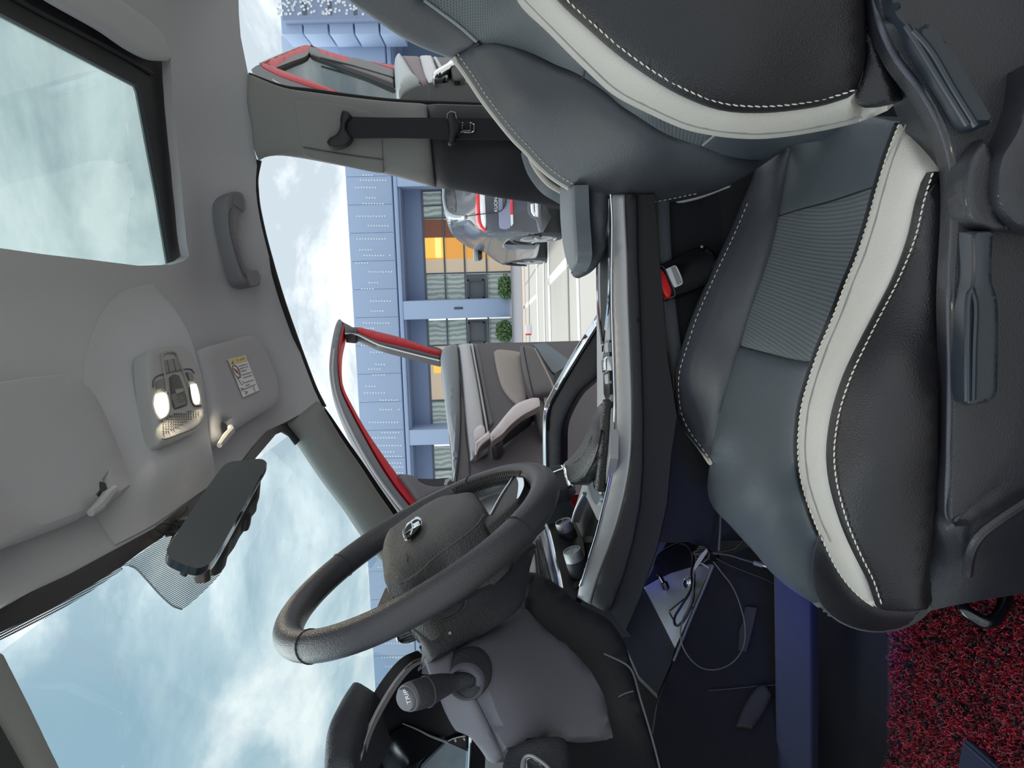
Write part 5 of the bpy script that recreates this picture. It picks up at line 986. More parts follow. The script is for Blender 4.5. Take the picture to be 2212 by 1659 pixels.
patch('frame_corner', D_([(115, 102), (140, 122), (190, 148), (210, 160), (250, 163), (245, 202), (232, 214), (156, 210), (150, 150), (138, 126)]), toward(FD, .006), M('frame black', (40, 42, 48)), fd, bulge=.008, bw=8, thick=.04, sp=6, corner=60)
patch('latch_pillar', D_([(765, 310), (790, 302), (870, 322), (884, 334), (882, 345), (780, 318)]), toward(FD, .004), M('frame black', (40, 42, 48)), fd, thick=.02, sp=6)
dg = glass('door glass', (206, 222, 224), boost=.8)
PA = lambda L_: C(5.184, 900, 740, L_)
panel_out = [(951, 776), (955, 760), (960, 752), (972, 746), (985, 744), (998, 742), (1021, 742), (1076, 741), (1221, 737), (1255, 736), (1345, 735), (1345, 1130), (985, 1130), (983, 1080), (980, 1036), (969, 929), (960, 848)]
patch('inner_panel', panel_out, toward(FD, .0), door_dark, fd, thick=.07, sp=24, smooth=False)
patch('top_roll', PA([(266, 190), (275, 130), (300, 90), (360, 58), (420, 42), (455, 38), (466, 110), (480, 330), (488, 600), (492, 800), (488, 1000), (478, 1200), (460, 1400), (440, 1560), (410, 1560), (395, 1300), (370, 1060), (345, 900), (320, 700), (300, 480), (280, 300)]), toward(FD, .004), door_roll, fd, bulge=.035, bw=22, thick=.02, sp=9)
patch('roll_lower', PA([(456, 38), (468, 110), (482, 330), (490, 600), (494, 800), (490, 1000), (480, 1200), (462, 1400), (445, 1560), (600, 1560), (590, 1340), (560, 1120), (540, 800), (510, 480), (480, 200), (464, 36)]), toward(FD, .004), door_dark, fd, bulge=.004, bw=6, thick=.02, sp=10)
patch('trim_strip', PA([(466, 34), (500, 18), (560, 12), (606, 14), (640, 200), (690, 480), (735, 760), (765, 980), (790, 1100), (800, 1220), (700, 1290), (600, 1330), (582, 1200), (560, 1020), (535, 760), (505, 400), (480, 160)]), toward(FD, .006), M('brushed door trim', (178, 178, 182), .38, .6), fd, bulge=.010, bw=10, thick=.02, sp=9)
patch('trim_strip_bright', PA([(606, 12), (630, 12), (655, 160), (700, 400), (745, 640), (785, 860), (808, 1030), (790, 1040), (765, 880), (735, 720), (690, 460), (640, 190)]), toward(FD, .018), satin, fd, bulge=.003, bw=3, thick=.01, sp=6)
patch('recess', PA([(640, 14), (680, 14), (715, 190), (760, 430), (800, 640), (840, 820), (862, 890), (812, 960), (780, 780), (735, 500), (690, 280)]), toward(FD, .004), M('door recess blue grey', (104, 106, 116), .55), fd, bulge=.003, bw=6, thick=.01, sp=8)
patch('cloth_insert', D_([(1268, 350), (1290, 334), (1400, 340), (1462, 350), (1490, 480), (1500, 560), (1514, 690), (1505, 735), (1455, 745), (1390, 690), (1330, 610), (1300, 520), (1280, 430)]), toward(FD, .006), M('beige grey door cloth', (176, 168, 162), .8, bump=.3, bs=700), fd, bulge=.008, bw=8, thick=.02, sp=9)
patch('armrest', D_([(1463, 312), (1478, 302), (1520, 305), (1565, 322), (1605, 400), (1645, 485), (1690, 580), (1712, 640), (1700, 658), (1640, 668), (1590, 680), (1560, 692), (1530, 640), (1500, 560), (1475, 430)]), toward(FD, .05), M('door armrest leather', (88, 84, 88), .45, bump=.2, bs=900, kind='leather'), fd, bulge=.010, bw=9, thick=.06, sp=8)
ptube('armrest_seam', D_([(1490, 308), (1505, 400), (1530, 520), (1562, 680)]), toward(FD, .061), .002, rubber, fd, seg=5)
ptube('armrest_edge', D_([(1568, 322), (1610, 400), (1650, 480), (1698, 582), (1722, 650)]), toward(FD, .05), .005, M('beige grey edge', (168, 160, 158), .5), fd, seg=6)
patch('armrest_front', D_([(1560, 692), (1640, 670), (1636, 700), (1660, 790), (1660, 880), (1630, 960), (1600, 920), (1580, 850), (1550, 790)]), toward(FD, .03), M('door armrest leather', (88, 84, 88)), fd, bulge=.008, bw=8, thick=.04, sp=9)
patch('switch_panel', D_([(1640, 672), (1700, 660), (1730, 660), (1690, 730), (1660, 790), (1640, 700)]), toward(FD, .04), M('beige grey edge', (168, 160, 158)), fd, thick=.02, sp=7)
patch('map_pocket', D_([(1560, 288), (1650, 278), (1740, 340), (1835, 412), (1780, 470), (1722, 505), (1700, 490), (1640, 400), (1600, 330)]), toward(FD, .006), M('blue grey lining', (118, 130, 142), .6), fd, thick=.02, sp=9, smooth=False)
patch('map_pocket_floor', D_([(1722, 505), (1835, 480), (1760, 600), (1722, 640)]), toward(FD, .006), black_trim, fd, thick=.02, sp=9, smooth=False)
hdl = patch('pull_handle', D_([(1238, 958), (1300, 885), (1360, 810), (1425, 742), (1500, 706), (1570, 688), (1604, 690), (1612, 720), (1610, 750), (1560, 778), (1490, 815), (1430, 860), (1380, 905), (1330, 960), (1252, 1015)]), toward(FD, .075), M('satin pink silver', (190, 182, 184), .32, .75), fd, bulge=.002, bw=4, thick=.02, sp=7, corner=40)
patch('handle_support', D_([(1252, 1015), (1330, 960), (1430, 862), (1560, 780), (1545, 810), (1450, 880), (1370, 940), (1335, 965), (1332, 1030), (1300, 1060), (1262, 1060)]), toward(FD, .045), black_soft, fd, bulge=.006, bw=6, thick=.04, sp=7)
patch('opener_plate', D_([(1115, 950), (1122, 925), (1150, 898), (1180, 890), (1196, 905), (1200, 960), (1150, 1020), (1122, 1030)]), toward(FD, .020), M('satin pink silver', (190, 182, 184)), fd, bulge=.002, bw=5, thick=.01, sp=6)
patch('door_opener', D_([(1122, 1022), (1180, 975), (1232, 935), (1242, 960), (1240, 1000), (1190, 1035), (1160, 1070), (1138, 1115), (1124, 1125)]), toward(FD, .045), M('satin pink silver', (190, 182, 184)), fd, bulge=.006, bw=7, thick=.02, sp=6)
patch('opener_well', D_([(1145, 1118), (1175, 1065), (1195, 1040), (1225, 1040), (1222, 1085), (1180, 1105)]), toward(FD, .022), satin, fd, thick=.01, sp=6)
patch('mirror_sail', D_([(545, 1265), (600, 1268), (640, 1272), (690, 1290), (720, 1320), (780, 1350), (880, 1356), (960, 1310), (970, 1330), (900, 1400), (760, 1480), (700, 1470), (640, 1390), (580, 1310)]), toward(FD, .012), door_dark, fd, bulge=.012, bw=10, thick=.04, sp=8)
patch('tweeter_grille', D_([(700, 1292), (820, 1294), (930, 1290), (955, 1312), (880, 1350), (785, 1342), (728, 1318)]), toward(FD, .020), M('tweeter mesh', (66, 66, 72), .9, bump=1.0, bs=900), fd, thick=.01, sp=7)
patch('sail_button', D_([(895, 1335), (905, 1298), (945, 1290), (950, 1296), (925, 1318), (918, 1338)]), toward(FD, .030), satin, fd, thick=.01, sp=5)

RD = door_plane((.43, 1.97), (.79, 2.88))
rd = thing('car_door', 'open rear passenger door with red frame and tinted window', 'car door', (.61, 2.42, .45), 'open doors on the passenger side')
T_ = lambda L_: C(6.379, 560, 0, L_)
B_ = lambda L_: C(3.568, 500, 0, L_)
patch('window_glass', T_([(210, 945), (440, 850), (680, 755), (1200, 880), (1850, 1100), (1905, 1420), (1400, 1380), (1000, 1250), (600, 1090)]), toward(RD, -.02), glass('tinted door glass', (122, 140, 142), boost=.5, dirt=.10, dcol=(160, 180, 176)), rd, thick=.005, sp=12, smooth=False)
patch('front_frame', T_([(8, 885), (60, 885), (240, 955), (460, 1040), (700, 1130), (900, 1210), (1100, 1285), (1420, 1362), (1230, 1335), (1000, 1285), (850, 1240), (570, 1150), (300, 1052), (60, 930)]), RD, red_paint, rd, bulge=.010, bw=5, thick=.05, sp=6, corner=60)
patch('roof_frame', T_([(8, 885), (300, 762), (640, 626), (712, 618), (700, 690), (450, 790), (215, 945), (120, 880), (60, 885)]), RD, red_paint, rd, bulge=.010, bw=5, thick=.05, sp=6, corner=60)
patch('roof_frame_inner', T_([(130, 880), (400, 770), (690, 660), (690, 700), (660, 760), (440, 850), (205, 940)]), toward(RD, .004), M('frame brown black', (78, 70, 70), .5), rd, thick=.03, sp=6)
ptube('frame_line', T_([(10, 875), (300, 750), (620, 630), (700, 632)]), toward(RD, .012), .004, M('pale frame edge', (190, 196, 200)), rd, seg=6)
patch('rear_frame', T_([(712, 618), (820, 665), (1050, 735), (1280, 796), (1560, 850), (1862, 895), (1862, 950), (1560, 860), (1255, 800), (1240, 832), (1200, 852), (1000, 790), (840, 720), (820, 680)]), RD, red_paint, rd, bulge=.008, bw=4, thick=.05, sp=6, corner=60)
patch('rear_frame_seal', T_([(690, 640), (820, 680), (845, 722), (1000, 790), (1200, 855), (1260, 798), (1560, 870), (1862, 965), (1850, 1150), (1500, 1020), (1200, 915), (950, 825), (700, 735), (680, 690)]), toward(RD, .004), M('frame brown black', (78, 70, 70)), rd, bulge=.006, bw=6, thick=.04, sp=6, corner=60)
ptube('seal_gap', T_([(850, 800), (1200, 885), (1500, 970), (1855, 1075)]), toward(RD, .014), .004, rubber, rd, seg=6)
patch('hinge_seal', [(543, 150), (552, 143), (561, 139), (569, 147), (607, 166), (650, 182), (694, 196), (753, 210), (710, 206), (668, 197), (613, 190), (590, 184), (560, 170)], toward(RD, .0), M('frame black', (40, 42, 48)), rd, thick=.04, sp=6)
ptube('seal_clip', T_([(250, 1185), (292, 1180), (288, 1160), (200, 1108), (192, 1098), (212, 1094)]), toward(RD, .012), .0025, satin, rd, seg=6, corner=40)
patch('inner_panel', B_([(1255, 500), (1275, 455), (1300, 437), (1450, 440), (1900, 445), (2200, 470), (2200, 830), (2000, 822), (1510, 810), (1300, 795), (1270, 700)]), RD, door_dark, rd, thick=.08, sp=14, smooth=False)
patch('top_roll', B_([(1256, 500), (1262, 470), (1280, 445), (1303, 438), (1345, 500), (1380, 560), (1420, 620), (1460, 655), (1440, 664), (1400, 685), (1350, 725), (1320, 770), (1308, 797), (1280, 792), (1268, 720), (1258, 600)]), toward(RD, .006), M('pale door roll', (178, 190, 192), .45), rd, bulge=.03, bw=14, thick=.02, sp=7)
patch('lining', B_([(1308, 436), (1450, 441), (1475, 530), (1512, 640), (1510, 652), (1465, 655), (1420, 618), (1380, 558), (1345, 498)]), toward(RD, .008), M('mauve door lining', (120, 98, 102), .55), rd, bulge=.01, bw=8, thick=.02, sp=7)
patch('end_face', B_([(1308, 800), (1325, 755), (1360, 712), (1410, 680), (1460, 660), (1520, 655), (1860, 655), (1960, 760), (2020, 826), (1760, 816), (1510, 810)]), toward(RD, .02), M('door edge black', (12, 10, 12), .8), rd, bulge=.006, bw=8, thick=.03, sp=10, corner=60)
ptube('end_seam', B_([(1515, 645), (1520, 700), (1520, 808)]), toward(RD, .028), .0016, rubber, rd, seg=5)
patch('trim_strip', B_([(1450, 440), (1470, 430), (1540, 432), (1575, 520), (1600, 610), (1560, 632), (1520, 640), (1495, 600)]), toward(RD, .018), M('brushed door trim', (178, 178, 182)), rd, bulge=.006, bw=7, thick=.015, sp=6)
patch('trim_strip_bright', B_([(1558, 438), (1578, 436), (1640, 540), (1670, 590), (1655, 606), (1610, 540)]), toward(RD, .03), satin, rd, bulge=.003, bw=4, thick=.012, sp=5)
patch('pull_handle', B_([(1548, 600), (1556, 560), (1600, 525), (1660, 490), (1690, 462), (1720, 452), (1760, 470), (1730, 492), (1680, 515), (1620, 552), (1585, 572), (1565, 612)]), toward(RD, .07), chrome, rd, bulge=.006, bw=6, thick=.03, sp=5)
patch('handle_support', B_([(1690, 525), (1730, 500), (1765, 520), (1800, 570), (1796, 605), (1760, 622), (1715, 620), (1700, 580)]), toward(RD, .05), rubber, rd, bulge=.006, bw=6, thick=.04, sp=6)

# ================================================================== THE BUILDING ACROSS THE LOT
YB = 40.0
def bp(px, py, y=YB): return pt(px, py, YP(y))
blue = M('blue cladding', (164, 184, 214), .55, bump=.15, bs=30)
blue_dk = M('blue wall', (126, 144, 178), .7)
frame_m = M('window frame grey', (84, 92, 104), .5)
bld = thing('building', 'long blue clad low building with dimpled panels and lit windows across the lot', 'building', (0, YB + 3, .2))
def facade_box(name, z0, z1, x0, x1, y0, y1, m, parent=bld, bev=.02): return box(name, ((x0 + x1) / 2, (y0 + y1) / 2, (z0 + z1) / 2), (abs(x1 - x0), abs(y1 - y0), abs(z1 - z0)), m, parent, bev)
Z = lambda px, py=600, y=YB: bp(px, py, y)[2]
X = lambda py, px=1000, y=YB: bp(px, py, y)[0]
z_roof, z_gr, z_gut, z_sof = Z(759), Z(856.5), Z(868), Z(873)
ys = [76 + 61.0 * k for k in range(-0, 25)]
Xs = [X(y, 800) for y in ys]
pan = None
for k in range(len(ys) - 1):
    x1, x0 = Xs[k] - .006, Xs[k + 1] + .006
    facade_box('cladding_panel', z_gr + .02, z_roof, x0, x1, YB, YB + .25, blue, bev=.02)
facade_box('fascia_core', z_gr, z_roof - .05, Xs[-1], Xs[0], YB + .06, YB + 6, blue, bev=0)
facade_box('gutter', z_gut, z_gr - .08, Xs[-1], Xs[0], YB - .12, YB + .5, M('gutter blue', (158, 178, 212), .5), bev=.03)
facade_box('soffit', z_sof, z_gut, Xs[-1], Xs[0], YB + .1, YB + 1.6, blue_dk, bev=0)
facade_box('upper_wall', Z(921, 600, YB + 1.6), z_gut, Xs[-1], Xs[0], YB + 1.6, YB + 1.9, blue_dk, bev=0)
# dimples on the cladding, far too small to be pieces of their own
dm_m = M('dimple pale', (228, 236, 246), .5); DV, rr = [], random.Random(4)
yy = 380.0
while yy < 1515:
    y0 = yy + rr.uniform(-3, 3); roofx = 759 + .055 * (y0 - 600); n = rr.choice([4, 5, 8, 10, 11, 12]); st = rr.uniform(10, 50)
    for seg_ in range(rr.choice([1, 1, 2])):
        for i in range(n):
            xx = roofx + st + i * 6.0
            if xx < roofx + 88:
                c = bp(xx, y0 + .4 * (i % 2)); DV.append(box_geo((c[0], YB - .012, c[2]), (.085, .06, .09), .02, None, 1))
        st += n * 5.2 + 14; n = rr.choice([3, 5])
    yy += rr.choice([12, 13, 24, 26])
stuff(mesh_obj('dimples', *join_geo(DV), dm_m, bld))
# ground floor behind the columns: frames and panes
YW = YB + 1.7
zt, zb = Z(919, 600, YW), Z(1106, 600, YW)
mull_z = [Z(v, 600, YW) for v in (919, 962, 1005, 1052, 1106)]
curtain = M('curtain', (186, 198, 190), .9); cur_n = curtain.node_tree
wv = cur_n.nodes.new('ShaderNodeTexWave'); wv.inputs['Scale'].default_value = 1.1; wv.inputs['Distortion'].default_value = 5; wv.bands_direction = 'X'
mxc = cur_n.nodes.new('ShaderNodeMix'); mxc.data_type = 'RGBA'; mxc.inputs[6].default_value = lin((158, 172, 166)); mxc.inputs[7].default_value = lin((214, 222, 216))
tcc = cur_n.nodes.new('ShaderNodeTexCoord'); cur_n.links.new(tcc.outputs['Object'], wv.inputs['Vector']); cur_n.links.new(wv.outputs['Fac'], mxc.inputs[0]); cur_n.links.new(mxc.outputs[2], cur_n.nodes['Principled BSDF'].inputs['Base Color'])
orange = M('lit orange room', (214, 150, 70), .8, emit=(236, 168, 84), es=.42)
bright = M('lit wall panel', (255, 226, 130), .8, emit=(255, 226, 120), es=1.0)
amber = M('lit inner panel', (240, 180, 84), .8, emit=(240, 180, 80), es=.7)
brown = M('reddish curtain', (146, 98, 80), .9)
tan_ = M('pale lit room', (204, 188, 168), .85, emit=(214, 192, 162), es=.25)
dkpane = M('dark pane', (92, 100, 106), .3)
wing = M('window pane', (200, 212, 206), .06); 
bays = [(411, 443, 'c'), (443, 470, 'c'), (470, 590, 'o'), (590, 648, 'c'), (688, 744, 'c2'), (744, 863, 't'), (863, 924, 'c'), (960, 1012, 'c'), (1012, 1070, 'c'), (300, 411, 'c'), (1070, 1180, 'c')]
for (ya, yb, kd) in bays:
    xa, xb = X(yb, 1000, YW), X(ya, 1000, YW)
    facade_box('window_mullion', zb, zt, xa - .05, xa + .05, YW - .12, YW, frame_m, bev=0)
    for r in range(4):
        m_ = {'c': curtain, 'c2': curtain, 'o': orange, 't': tan_}[kd]
        if kd == 'c2' and r == 2: m_ = dkpane
        if kd == 'c' and r == 2 and ya == 590: m_ = dkpane
        facade_box('window_pane', mull_z[r + 1] + .05, mull_z[r] - .05, xa + .06, xb - .06, YW - .03, YW + .02, m_, bev=0)
facade_box('room_curtain', mull_z[1] + .05, mull_z[0] - .05, X(513, 940, YW), X(474, 940, YW), YW - .06, YW - .03, brown, bev=0)
facade_box('room_curtain', mull_z[2] + .3, mull_z[1] - .05, X(513, 980, YW), X(474, 980, YW), YW - .06, YW - .03, brown, bev=0)
facade_box('room_panel', mull_z[1] + .05, mull_z[0] - .05, X(557, 940, YW), X(514, 940, YW), YW - .06, YW - .03, amber, bev=0)
facade_box('room_light', Z(953, 540, YW), Z(941, 540, YW), X(557, 947, YW), X(514, 947, YW), YW - .09, YW - .06, bright, bev=0)
facade_box('room_wall', mull_z[4] + .05, mull_z[0] - .05, X(588, 1000, YW), X(559, 1000, YW), YW - .05, YW - .03, tan_, bev=0)
facade_box('room_panel', Z(968, 770, YW), Z(936, 770, YW), X(805, 950, YW), X(786, 950, YW), YW - .06, YW - .03, amber, bev=0)
for zz in mull_z: facade_box('window_transom', zz - .045, zz + .045, X(1180, 1000, YW), X(300, 1000, YW), YW - .14, YW + .01, frame_m, bev=0)
for (x0, x1, ya, yb) in ((1010, 1046, 604, 644), (1012, 1048, 696, 740)):
    a = bp(x0, ya, YW); b = bp(x1, yb, YW)
    for q in ((a[0], b[0], a[2], a[2] - .08), (a[0], b[0], b[2] + .08, b[2]), (a[0], a[0] - .08, a[2], b[2]), (b[0] + .08, b[0], a[2], b[2])):
        facade_box('casement_frame', q[2], q[3], q[0], q[1], YW - .2, YW - .02, frame_m, bev=0)
for (ya, yb, x0) in ((647, 687, 884), (925, 958, 898), (1230, 1262, 912), (360, 400, 870)):
    facade_box('column', Z(1107, 640) - .1, Z(870, 640), X(yb, 1000), X(ya, 1000), YB - .1, YB + 1.7, blue, bev=.03)
facade_box('wall_vent', Z(1000, 665), Z(981, 665), X(668, 990), X(663, 990), YB - .14, YB - .09, M('vent dark', (72, 82, 92), .6), bev=.02)
facade_box('column_base', Z(1106, 640) - .05, Z(1101.5, 640), X(688, 1100), X(646, 1100), YB - .16, YB - .1, M('pale stone', (206, 206, 206), .7), bev=0)
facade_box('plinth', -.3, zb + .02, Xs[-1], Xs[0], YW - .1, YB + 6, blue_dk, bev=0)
kb = thing('planter_kerb', 'long grey stone kerb running along the foot of the blue building', 'kerb', (-15, YB - .95, .15)); box('kerb_stone', (-15, YB - .95, (GZ(0, 38) + Z(1104, 620, YB - 1)) / 2), (46, .3, Z(1104, 620, YB - 1) - GZ(0, 38)), M('grey stone kerb', (150, 152, 156), .85, bump=.3, bs=20, var=.08), kb, bev=.02)
# taller block at the rear end of the lot
tw = thing('building', 'taller pale blue tower block with white speckled facade behind rear door', 'building', tuple(bp(900, 20, 37) * [1, 1, 0]))
def pxbox(name, x0, x1, ya, yb, y, dp, m, parent, bev=.02):
    a = bp(x0, ya, y); b = bp(x1, yb, y); return box(name, ((a[0] + b[0]) / 2, y + dp / 2, (a[2] + b[2]) / 2), (abs(a[0] - b[0]), dp, abs(a[2] - b[2])), m, parent, bev)
speck = pxbox('speckled_wall', 598, 1120, -140, 33, 37, 2.5, M('grey blue cladding', (132, 146, 176), .6), tw)
for (a, b) in ((606, 653), (654, 708), (710, 763), (765, 818), (820, 870)): pxbox('cladding_panel', a, b, 34, 73, 37.6, 2, blue, tw)
pl = M('very pale panel', (188, 206, 230), .5)
for (a, b) in ((607, 657), (658, 731)): pxbox('pale_panel', a, b, 77, 122, 41, 2, pl, bld)
SPK = []
for i in range(300):
    px, py = rr.uniform(600, 800), rr.uniform(-40, 31)
    if rr.random() < .9 - (px - 600) / 420:
        c = bp(px, py, 37); SPK.append(box_geo((c[0], 36.98, c[2]), (.12, .08, .12), .03, None, 1))
stuff(mesh_obj('speckles', *join_geo(SPK), M('white speckle', (226, 230, 236), .5), speck))
for v in (653, 708, 763): pxbox('panel_joint', v, v + .8, -120, 32, 36.97, .05, frame_m, tw, bev=0)
pxbox('rear_wall', 870, 1120, 76, 360, 41.4, .3, M('dark blue wall', (92, 108, 132), .7), bld, bev=0)  # wall in a darker blue than the rest
lathe('downlight', bp(842, 72, 39), (0, 0, -1), [(0, .14), (.1, .14), (.11, .001)], bright, tw, 12)

# ---- shrubs at the foot of the facade
leafm = [M('shrub green', (84, 116, 74), .7, var=.3, vs=9), M('shrub light green', (112, 142, 84), .7, var=.3, vs=9)]
def shrub(px0, px1, ya, yb, label):
    a = bp(px0, yb, YB - .48); b = bp(px1, ya, YB - .48); c = (a + b) / 2
    t = thing('shrub', label, 'shrub', (c[0], YB - .48, b[2]), 'shrubs along the facade')
    tube('stem', [(c[0], YB - .48, b[2]), (c[0], YB - .48, a[2])], .03, M('bark', (78, 66, 52), .9), t, smooth=False)
    for k, m_ in enumerate(leafm):
        V, Fc = [], []
        for i in range(420):
            u = rng.normal(size=3); u /= np.linalg.norm(u); r_ = rng.uniform(.55, 1.02)
            p = np.array([c[0] + u[0] * r_ * abs(a[0] - b[0]) * .52, YB - .48 + u[1] * .26 * r_, c[2] + u[2] * r_ * abs(a[2] - b[2]) * .55])
            d1 = rng.normal(size=3); d1 /= np.linalg.norm(d1); d2 = np.cross(d1, rng.normal(size=3)); d2 /= np.linalg.norm(d2); s_ = rng.uniform(.05, .10); o_ = len(V)
            V += [p - d1 * s_, p + d2 * s_ * .5, p + d1 * s_, p - d2 * s_ * .5]; Fc.append((o_, o_ + 1, o_ + 2, o_ + 3))
        stuff(mesh_obj('foliage', V, Fc, m_, t, smooth=False))
shrub(1077, 1106, 592, 648, 'round green shrub between parked car and blue column')
shrub(1072, 1106, 690, 742, 'round green shrub beside the open front door panel')

# ---- painted lines on the lot
GP = PL((0, 0, .012), (0, -.005, 1))
paint = M('white road paint', (232, 233, 232), .8); pale = M('pale joint', (206, 204, 198), .9); dk = M('dark joint', (150, 147, 142), .9)  # road paint, pale and dark joint colours
def line(name, q, m): return patch(name, q, GP, m, gnd, thick=.01, smooth=False, sp=20)
line('painted_line', [(1183, 601), (1222, 555), (1250, 520), (1256, 540), (1226, 576), (1184, 618)], paint)
line('painted_line', [(1130, 662), (1158, 635), (1159, 644), (1131, 670)], paint)
for (xa, xb, w) in ((1180.5, 1187, 4), (1242, 1249, 4.5), (1156, 1162, 2.5)):
    line('painted_line', [(xa, 520), (xa + w, 520), (xb + w, 760), (xb, 760)], paint)
for (xa, xb, w, m_) in ((1223, 1228, 2, dk), (1171, 1175, 3, pale), (1140, 1143, 1.5, dk), (1125, 1131, 6, M('tan kerb', (196, 178, 158), .9))):
    line('paving_joint', [(xa, 520), (xa + w, 520), (xb + w, 760), (xb, 760)], m_)
line('paving_strip', [(1103.5, 380), (1121, 380), (1130, 760), (1107, 760)], M('grey asphalt strip', (140, 141, 146), .9, var=.06, vs=2))
line('paving_joint', [(1134, 615), (1163, 570), (1163.8, 570.5), (1134.8, 615.5)], dk)
cp = pt(1147, 711, GP)
ct = thing('litter_carton', 'tiny white and red carton lying on the concrete lot', 'carton', tuple(cp))
box('carton', cp + [0, 0, .07], (.22, .12, .14), M('carton white', (232, 230, 236), .6), ct, bev=.01)
box('carton_end', cp + [-.13, 0, .07], (.045, .122, .142), M('carton red', (226, 70, 74), .6), ct, bev=.005)

# ================================================================== PARKED CAR
suv = thing('parked_car', 'dark grey parked hatchback seen from behind through passenger window', 'car', tuple(pt(1214, 480, GP)))
S_ = lambda L_: C(5.82, 930, 400, L_)
SR = TY([(955, 410, 9.9), (966, 480, 9.95), (1004, 465, 9.5), (1030, 424, 9.25), (1048, 495, 9.4), (1075, 430, 9.15), (1105, 432, 9.1), (1108, 485, 9.25), (1168, 446, 9.1), (1173, 501, 9.35), (1160, 503, 9.4), (1010, 412, 9.6), (1070, 380, 9.12), (1168, 380, 9.05), (958, 380, 9.9)])
SS = TY([(966, 481, 9.95), (974, 501, 10.5), (1002, 527, 11.6), (1026, 538, 12.1), (1064, 558, 12.9), (1090, 572, 13.4), (1048, 495, 9.45), (1100, 497, 9.4), (1160, 503, 9.4), (1165, 527, 10.3), (1155, 556, 12.3), (1100, 535, 11.0), (1010, 478, 9.7), (1150, 540, 11.2), (1050, 530, 11.2)])
carp = M('dark grey car paint', (66, 70, 80), .3, .0, coat=.5); carp2 = M('lower bumper grey', (92, 96, 106), .4)
patch('body_rear', S_([(148, -80), (150, 60), (155, 200), (180, 300), (210, 470), (340, 470), (440, 450), (500, 440), (560, 500), (640, 560), (700, 600), (900, 600), (1060, 590), (1200, 600), (1340, 605), (1415, 590), (1405, 520), (1390, 440), (1385, 270), (1380, -80)]), SR, carp, suv, bulge=.02, bw=4, thick=.3, sp=6)
patch('body_side', S_([(210, 470), (260, 590), (320, 660), (420, 740), (500, 785), (620, 818), (680, 842), (780, 920), (880, 980), (925, 1002), (945, 985), (1000, 965), (1080, 945), (1180, 925), (1290, 918), (1335, 905), (1355, 850), (1372, 742), (1250, 735), (1100, 748), (1000, 745), (930, 742), (960, 700), (1060, 658), (1200, 622), (1340, 605), (1200, 595), (1060, 585), (900, 595), (700, 595), (640, 550), (560, 495), (500, 435), (440, 445), (340, 465)]), SS, carp, suv, bulge=.03, bw=5, thick=.25, sp=6)
patch('rear_window', S_([(192, -80), (190, 70), (200, 200), (232, 300), (262, 335), (316, 342), (318, 200), (300, 80), (296, -80)]), toward(SR, .025), M('car window black', (20, 24, 28), .1, coat=.5), suv, thick=.03, sp=5)
patch('roof_spoiler', S_([(150, -80), (186, -80), (182, 200), (212, 310), (260, 350), (330, 372), (430, 378), (442, 400), (440, 440), (340, 440), (230, 432), (200, 400), (176, 300), (156, 200)]), toward(SR, .03), M('pale spoiler paint', (150, 164, 172), .25, .2, coat=.8), suv, bulge=.02, bw=4, thick=.06, sp=5)
patch('side_window', S_([(250, 462), (360, 452), (490, 452), (530, 540), (560, 640), (600, 720), (622, 800), (560, 782), (450, 725), (335, 645), (275, 560)]), toward(SS, .03), M('side glass', (86, 104, 116), .08, coat=.8), suv, thick=.03, sp=5)
patch('tail_lamp', S_([(566, -80), (570, 140), (565, 300), (568, 420), (585, 500), (610, 540), (690, 590), (696, 560), (650, 510), (625, 440), (614, 300), (606, 130), (604, -80)]), toward(SR, .04), M('tail lamp red', (214, 40, 52), .25, coat=.6, emit=(200, 20, 30), es=.12), suv, bulge=.01, bw=3, thick=.04, sp=4)
patch('tail_lamp_strip', S_([(614, -80), (616, 130), (622, 300), (634, 440), (652, 500), (690, 548), (697, 480), (690, 300), (682, 140), (680, -80)]), toward(SR, .03), M('lamp strip white', (232, 234, 240), .3), suv, bulge=.008, bw=3, thick=.03, sp=4)
patch('tailgate_panel', S_([(690, -80), (692, 150), (700, 350), (702, 520), (850, 522), (848, 350), (842, -80)]), toward(SR, .03), M('tailgate dark', (70, 74, 84), .35), suv, thick=.02, sp=6, smooth=False)
patch('plate_recess', S_([(850, -80), (850, 170), (856, 400), (862, 520), (880, 545), (960, 552), (1000, 535), (1006, 500), (1002, 180), (998, -80)]), toward(SR, .03), M('plate area grey', (138, 142, 166), .4), suv, thick=.02, sp=6)
ptube('tailgate_gap', S_([(440, 392), (560, 375), (690, 358), (830, 340), (895, 315), (935, 250), (950, 180), (950, -60)]), toward(SR, .06), .006, rubber, suv, seg=5)
patch('plate_well', S_([(902, -80), (904, 180), (905, 300), (930, 255), (945, 180), (948, -80)]), toward(SR, .055), M('plate well dark', (62, 72, 80), .6), suv, thick=.02, sp=5)
patch('reflector', S_([(1002, -80), (1002, 190), (1006, 370), (1036, 370), (1030, 195), (1028, -80)]), toward(SR, .05), M('tail lamp red', (214, 40, 52)), suv, thick=.02, sp=4, smooth=False)
patch('reflector_clear', S_([(1006, 372), (1036, 372), (1040, 480), (1018, 520), (1010, 500)]), toward(SR, .05), M('lamp strip white', (232, 234, 240)), suv, thick=.02, sp=4, smooth=False)
patch('diffuser', S_([(1214, -80), (1215, 230), (1222, 330), (1260, 400), (1320, 440), (1345, 520), (1360, 590), (1412, 585), (1392, 440), (1386, 270), (1384, -80)]), toward(SR, .03), carp2, suv, bulge=.01, bw=3, thick=.04, sp=5)
ptube('exhaust_trim', S_([(1325, -60), (1330, 240), (1338, 385), (1310, 372), (1285, 330), (1278, 235)]), toward(SR, .05), .022, M('lamp strip white', (232, 234, 240)), suv, seg=6)
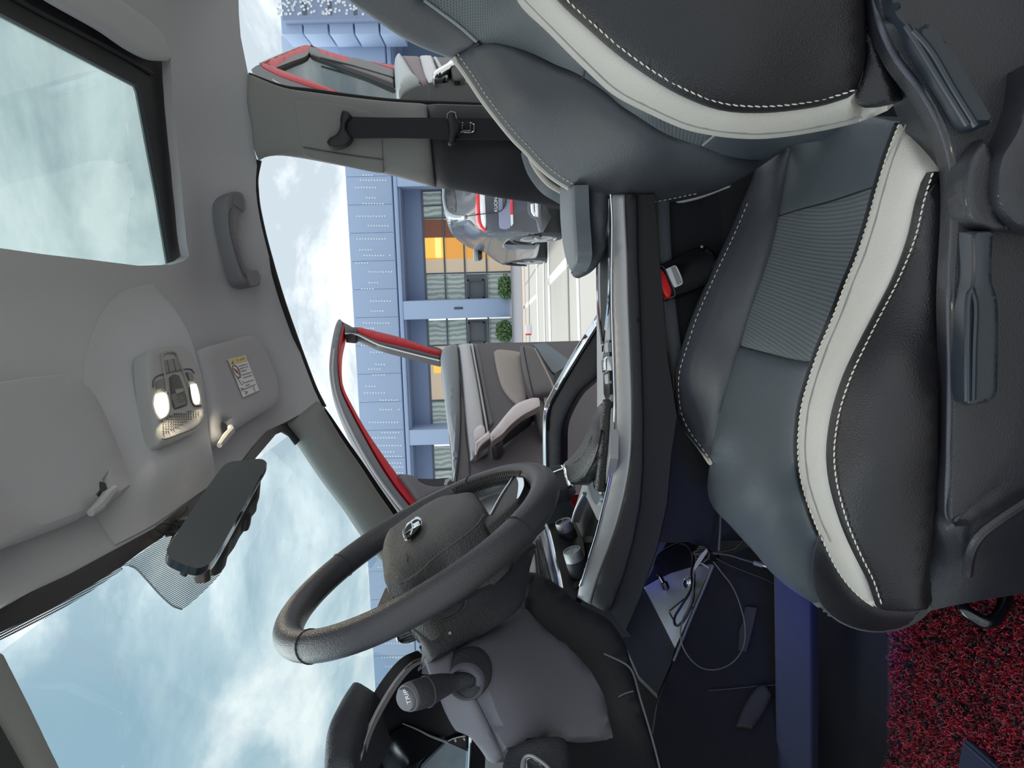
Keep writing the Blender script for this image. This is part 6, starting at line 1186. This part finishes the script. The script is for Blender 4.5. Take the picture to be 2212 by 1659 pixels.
patch('underbody', S_([(1384, -80), (1386, 270), (1392, 440), (1440, 470), (1640, 470), (1660, 280), (1660, -80)]), YP(9.9), M('underbody', (96, 88, 86), .9), suv, thick=.3, sp=8, smooth=False)
patch('tow_tag', S_([(1402, 438), (1412, 350), (1424, 350), (1442, 440)]), YP(9.7), M('lamp strip white', (232, 234, 240)), suv, thick=.03, sp=4, smooth=False)
hv = np.array([-.10, .995, 0]); lf = np.array([-.995, -.10, 0])
tyre = M('tyre', (58, 60, 62), .85, bump=.6, bs=40); rimm = M('alloy', (176, 180, 184), .3, .8)
for (px, py, yy_, w) in ((1163, 516, 9.95, .36), (1147, 566, 12.75, .36)):
    c = pt(px, py, YP(yy_)); R = .355
    wh = lathe('wheel', c, lf, [(-w, .2), (-w, R - .03), (-w + .03, R), (-.03, R), (0, R - .035), (.005, .24), (-.02, .235), (-.03, .02)], tyre, suv, 40)
    sg_ = []
    for k in range(5):
        a = k * 2 * math.pi / 5 + .3; u = hv * math.cos(a) + np.array([0, 0, 1.0]) * math.sin(a)
        sg_.append(tube_geo(np.array([c + lf * .0 + u * .02, c + lf * .008 + u * .12, c + lf * .0 + u * .235]), np.array([.035, .022, .028]), 6))
    sg_.append(lathe_geo(c, lf, [(-.01, .24), (.006, .245), (.012, .235), (.0, .225)], 32)); sg_.append(lathe_geo(c, lf, [(-.01, .05), (.015, .045), (.02, .001)], 16))
    mesh_obj('alloy_rim', *join_geo(sg_), rimm, wh)
    ptube('wheel_arch', ell((px - 6, py + 1), 52, 9 if py < 540 else 5, 0, 24)[6:19], toward(SS, .02), .03, black_trim, suv, seg=6)
mp_ = pt(1034, 550, YP(12.2)); box('side_mirror', mp_, (.20, .16, .12), dark_gloss, suv, bev=.04); box('mirror_cap', pt(1028, 552, YP(12.15)), (.19, .165, .08), M('pale spoiler paint', (150, 164, 172)), suv, bev=.03)
TGP = toward(SR, .06)
a0 = pt(1071.5, 446, TGP); text('badge_lettering', 'KUON', pt(1071.5, 442, TGP), pt(1071.2, 430, TGP) - a0, pt(1060, 447, TGP) - a0, .058, M('lamp strip white', (232, 234, 240)), suv, ext=.004)
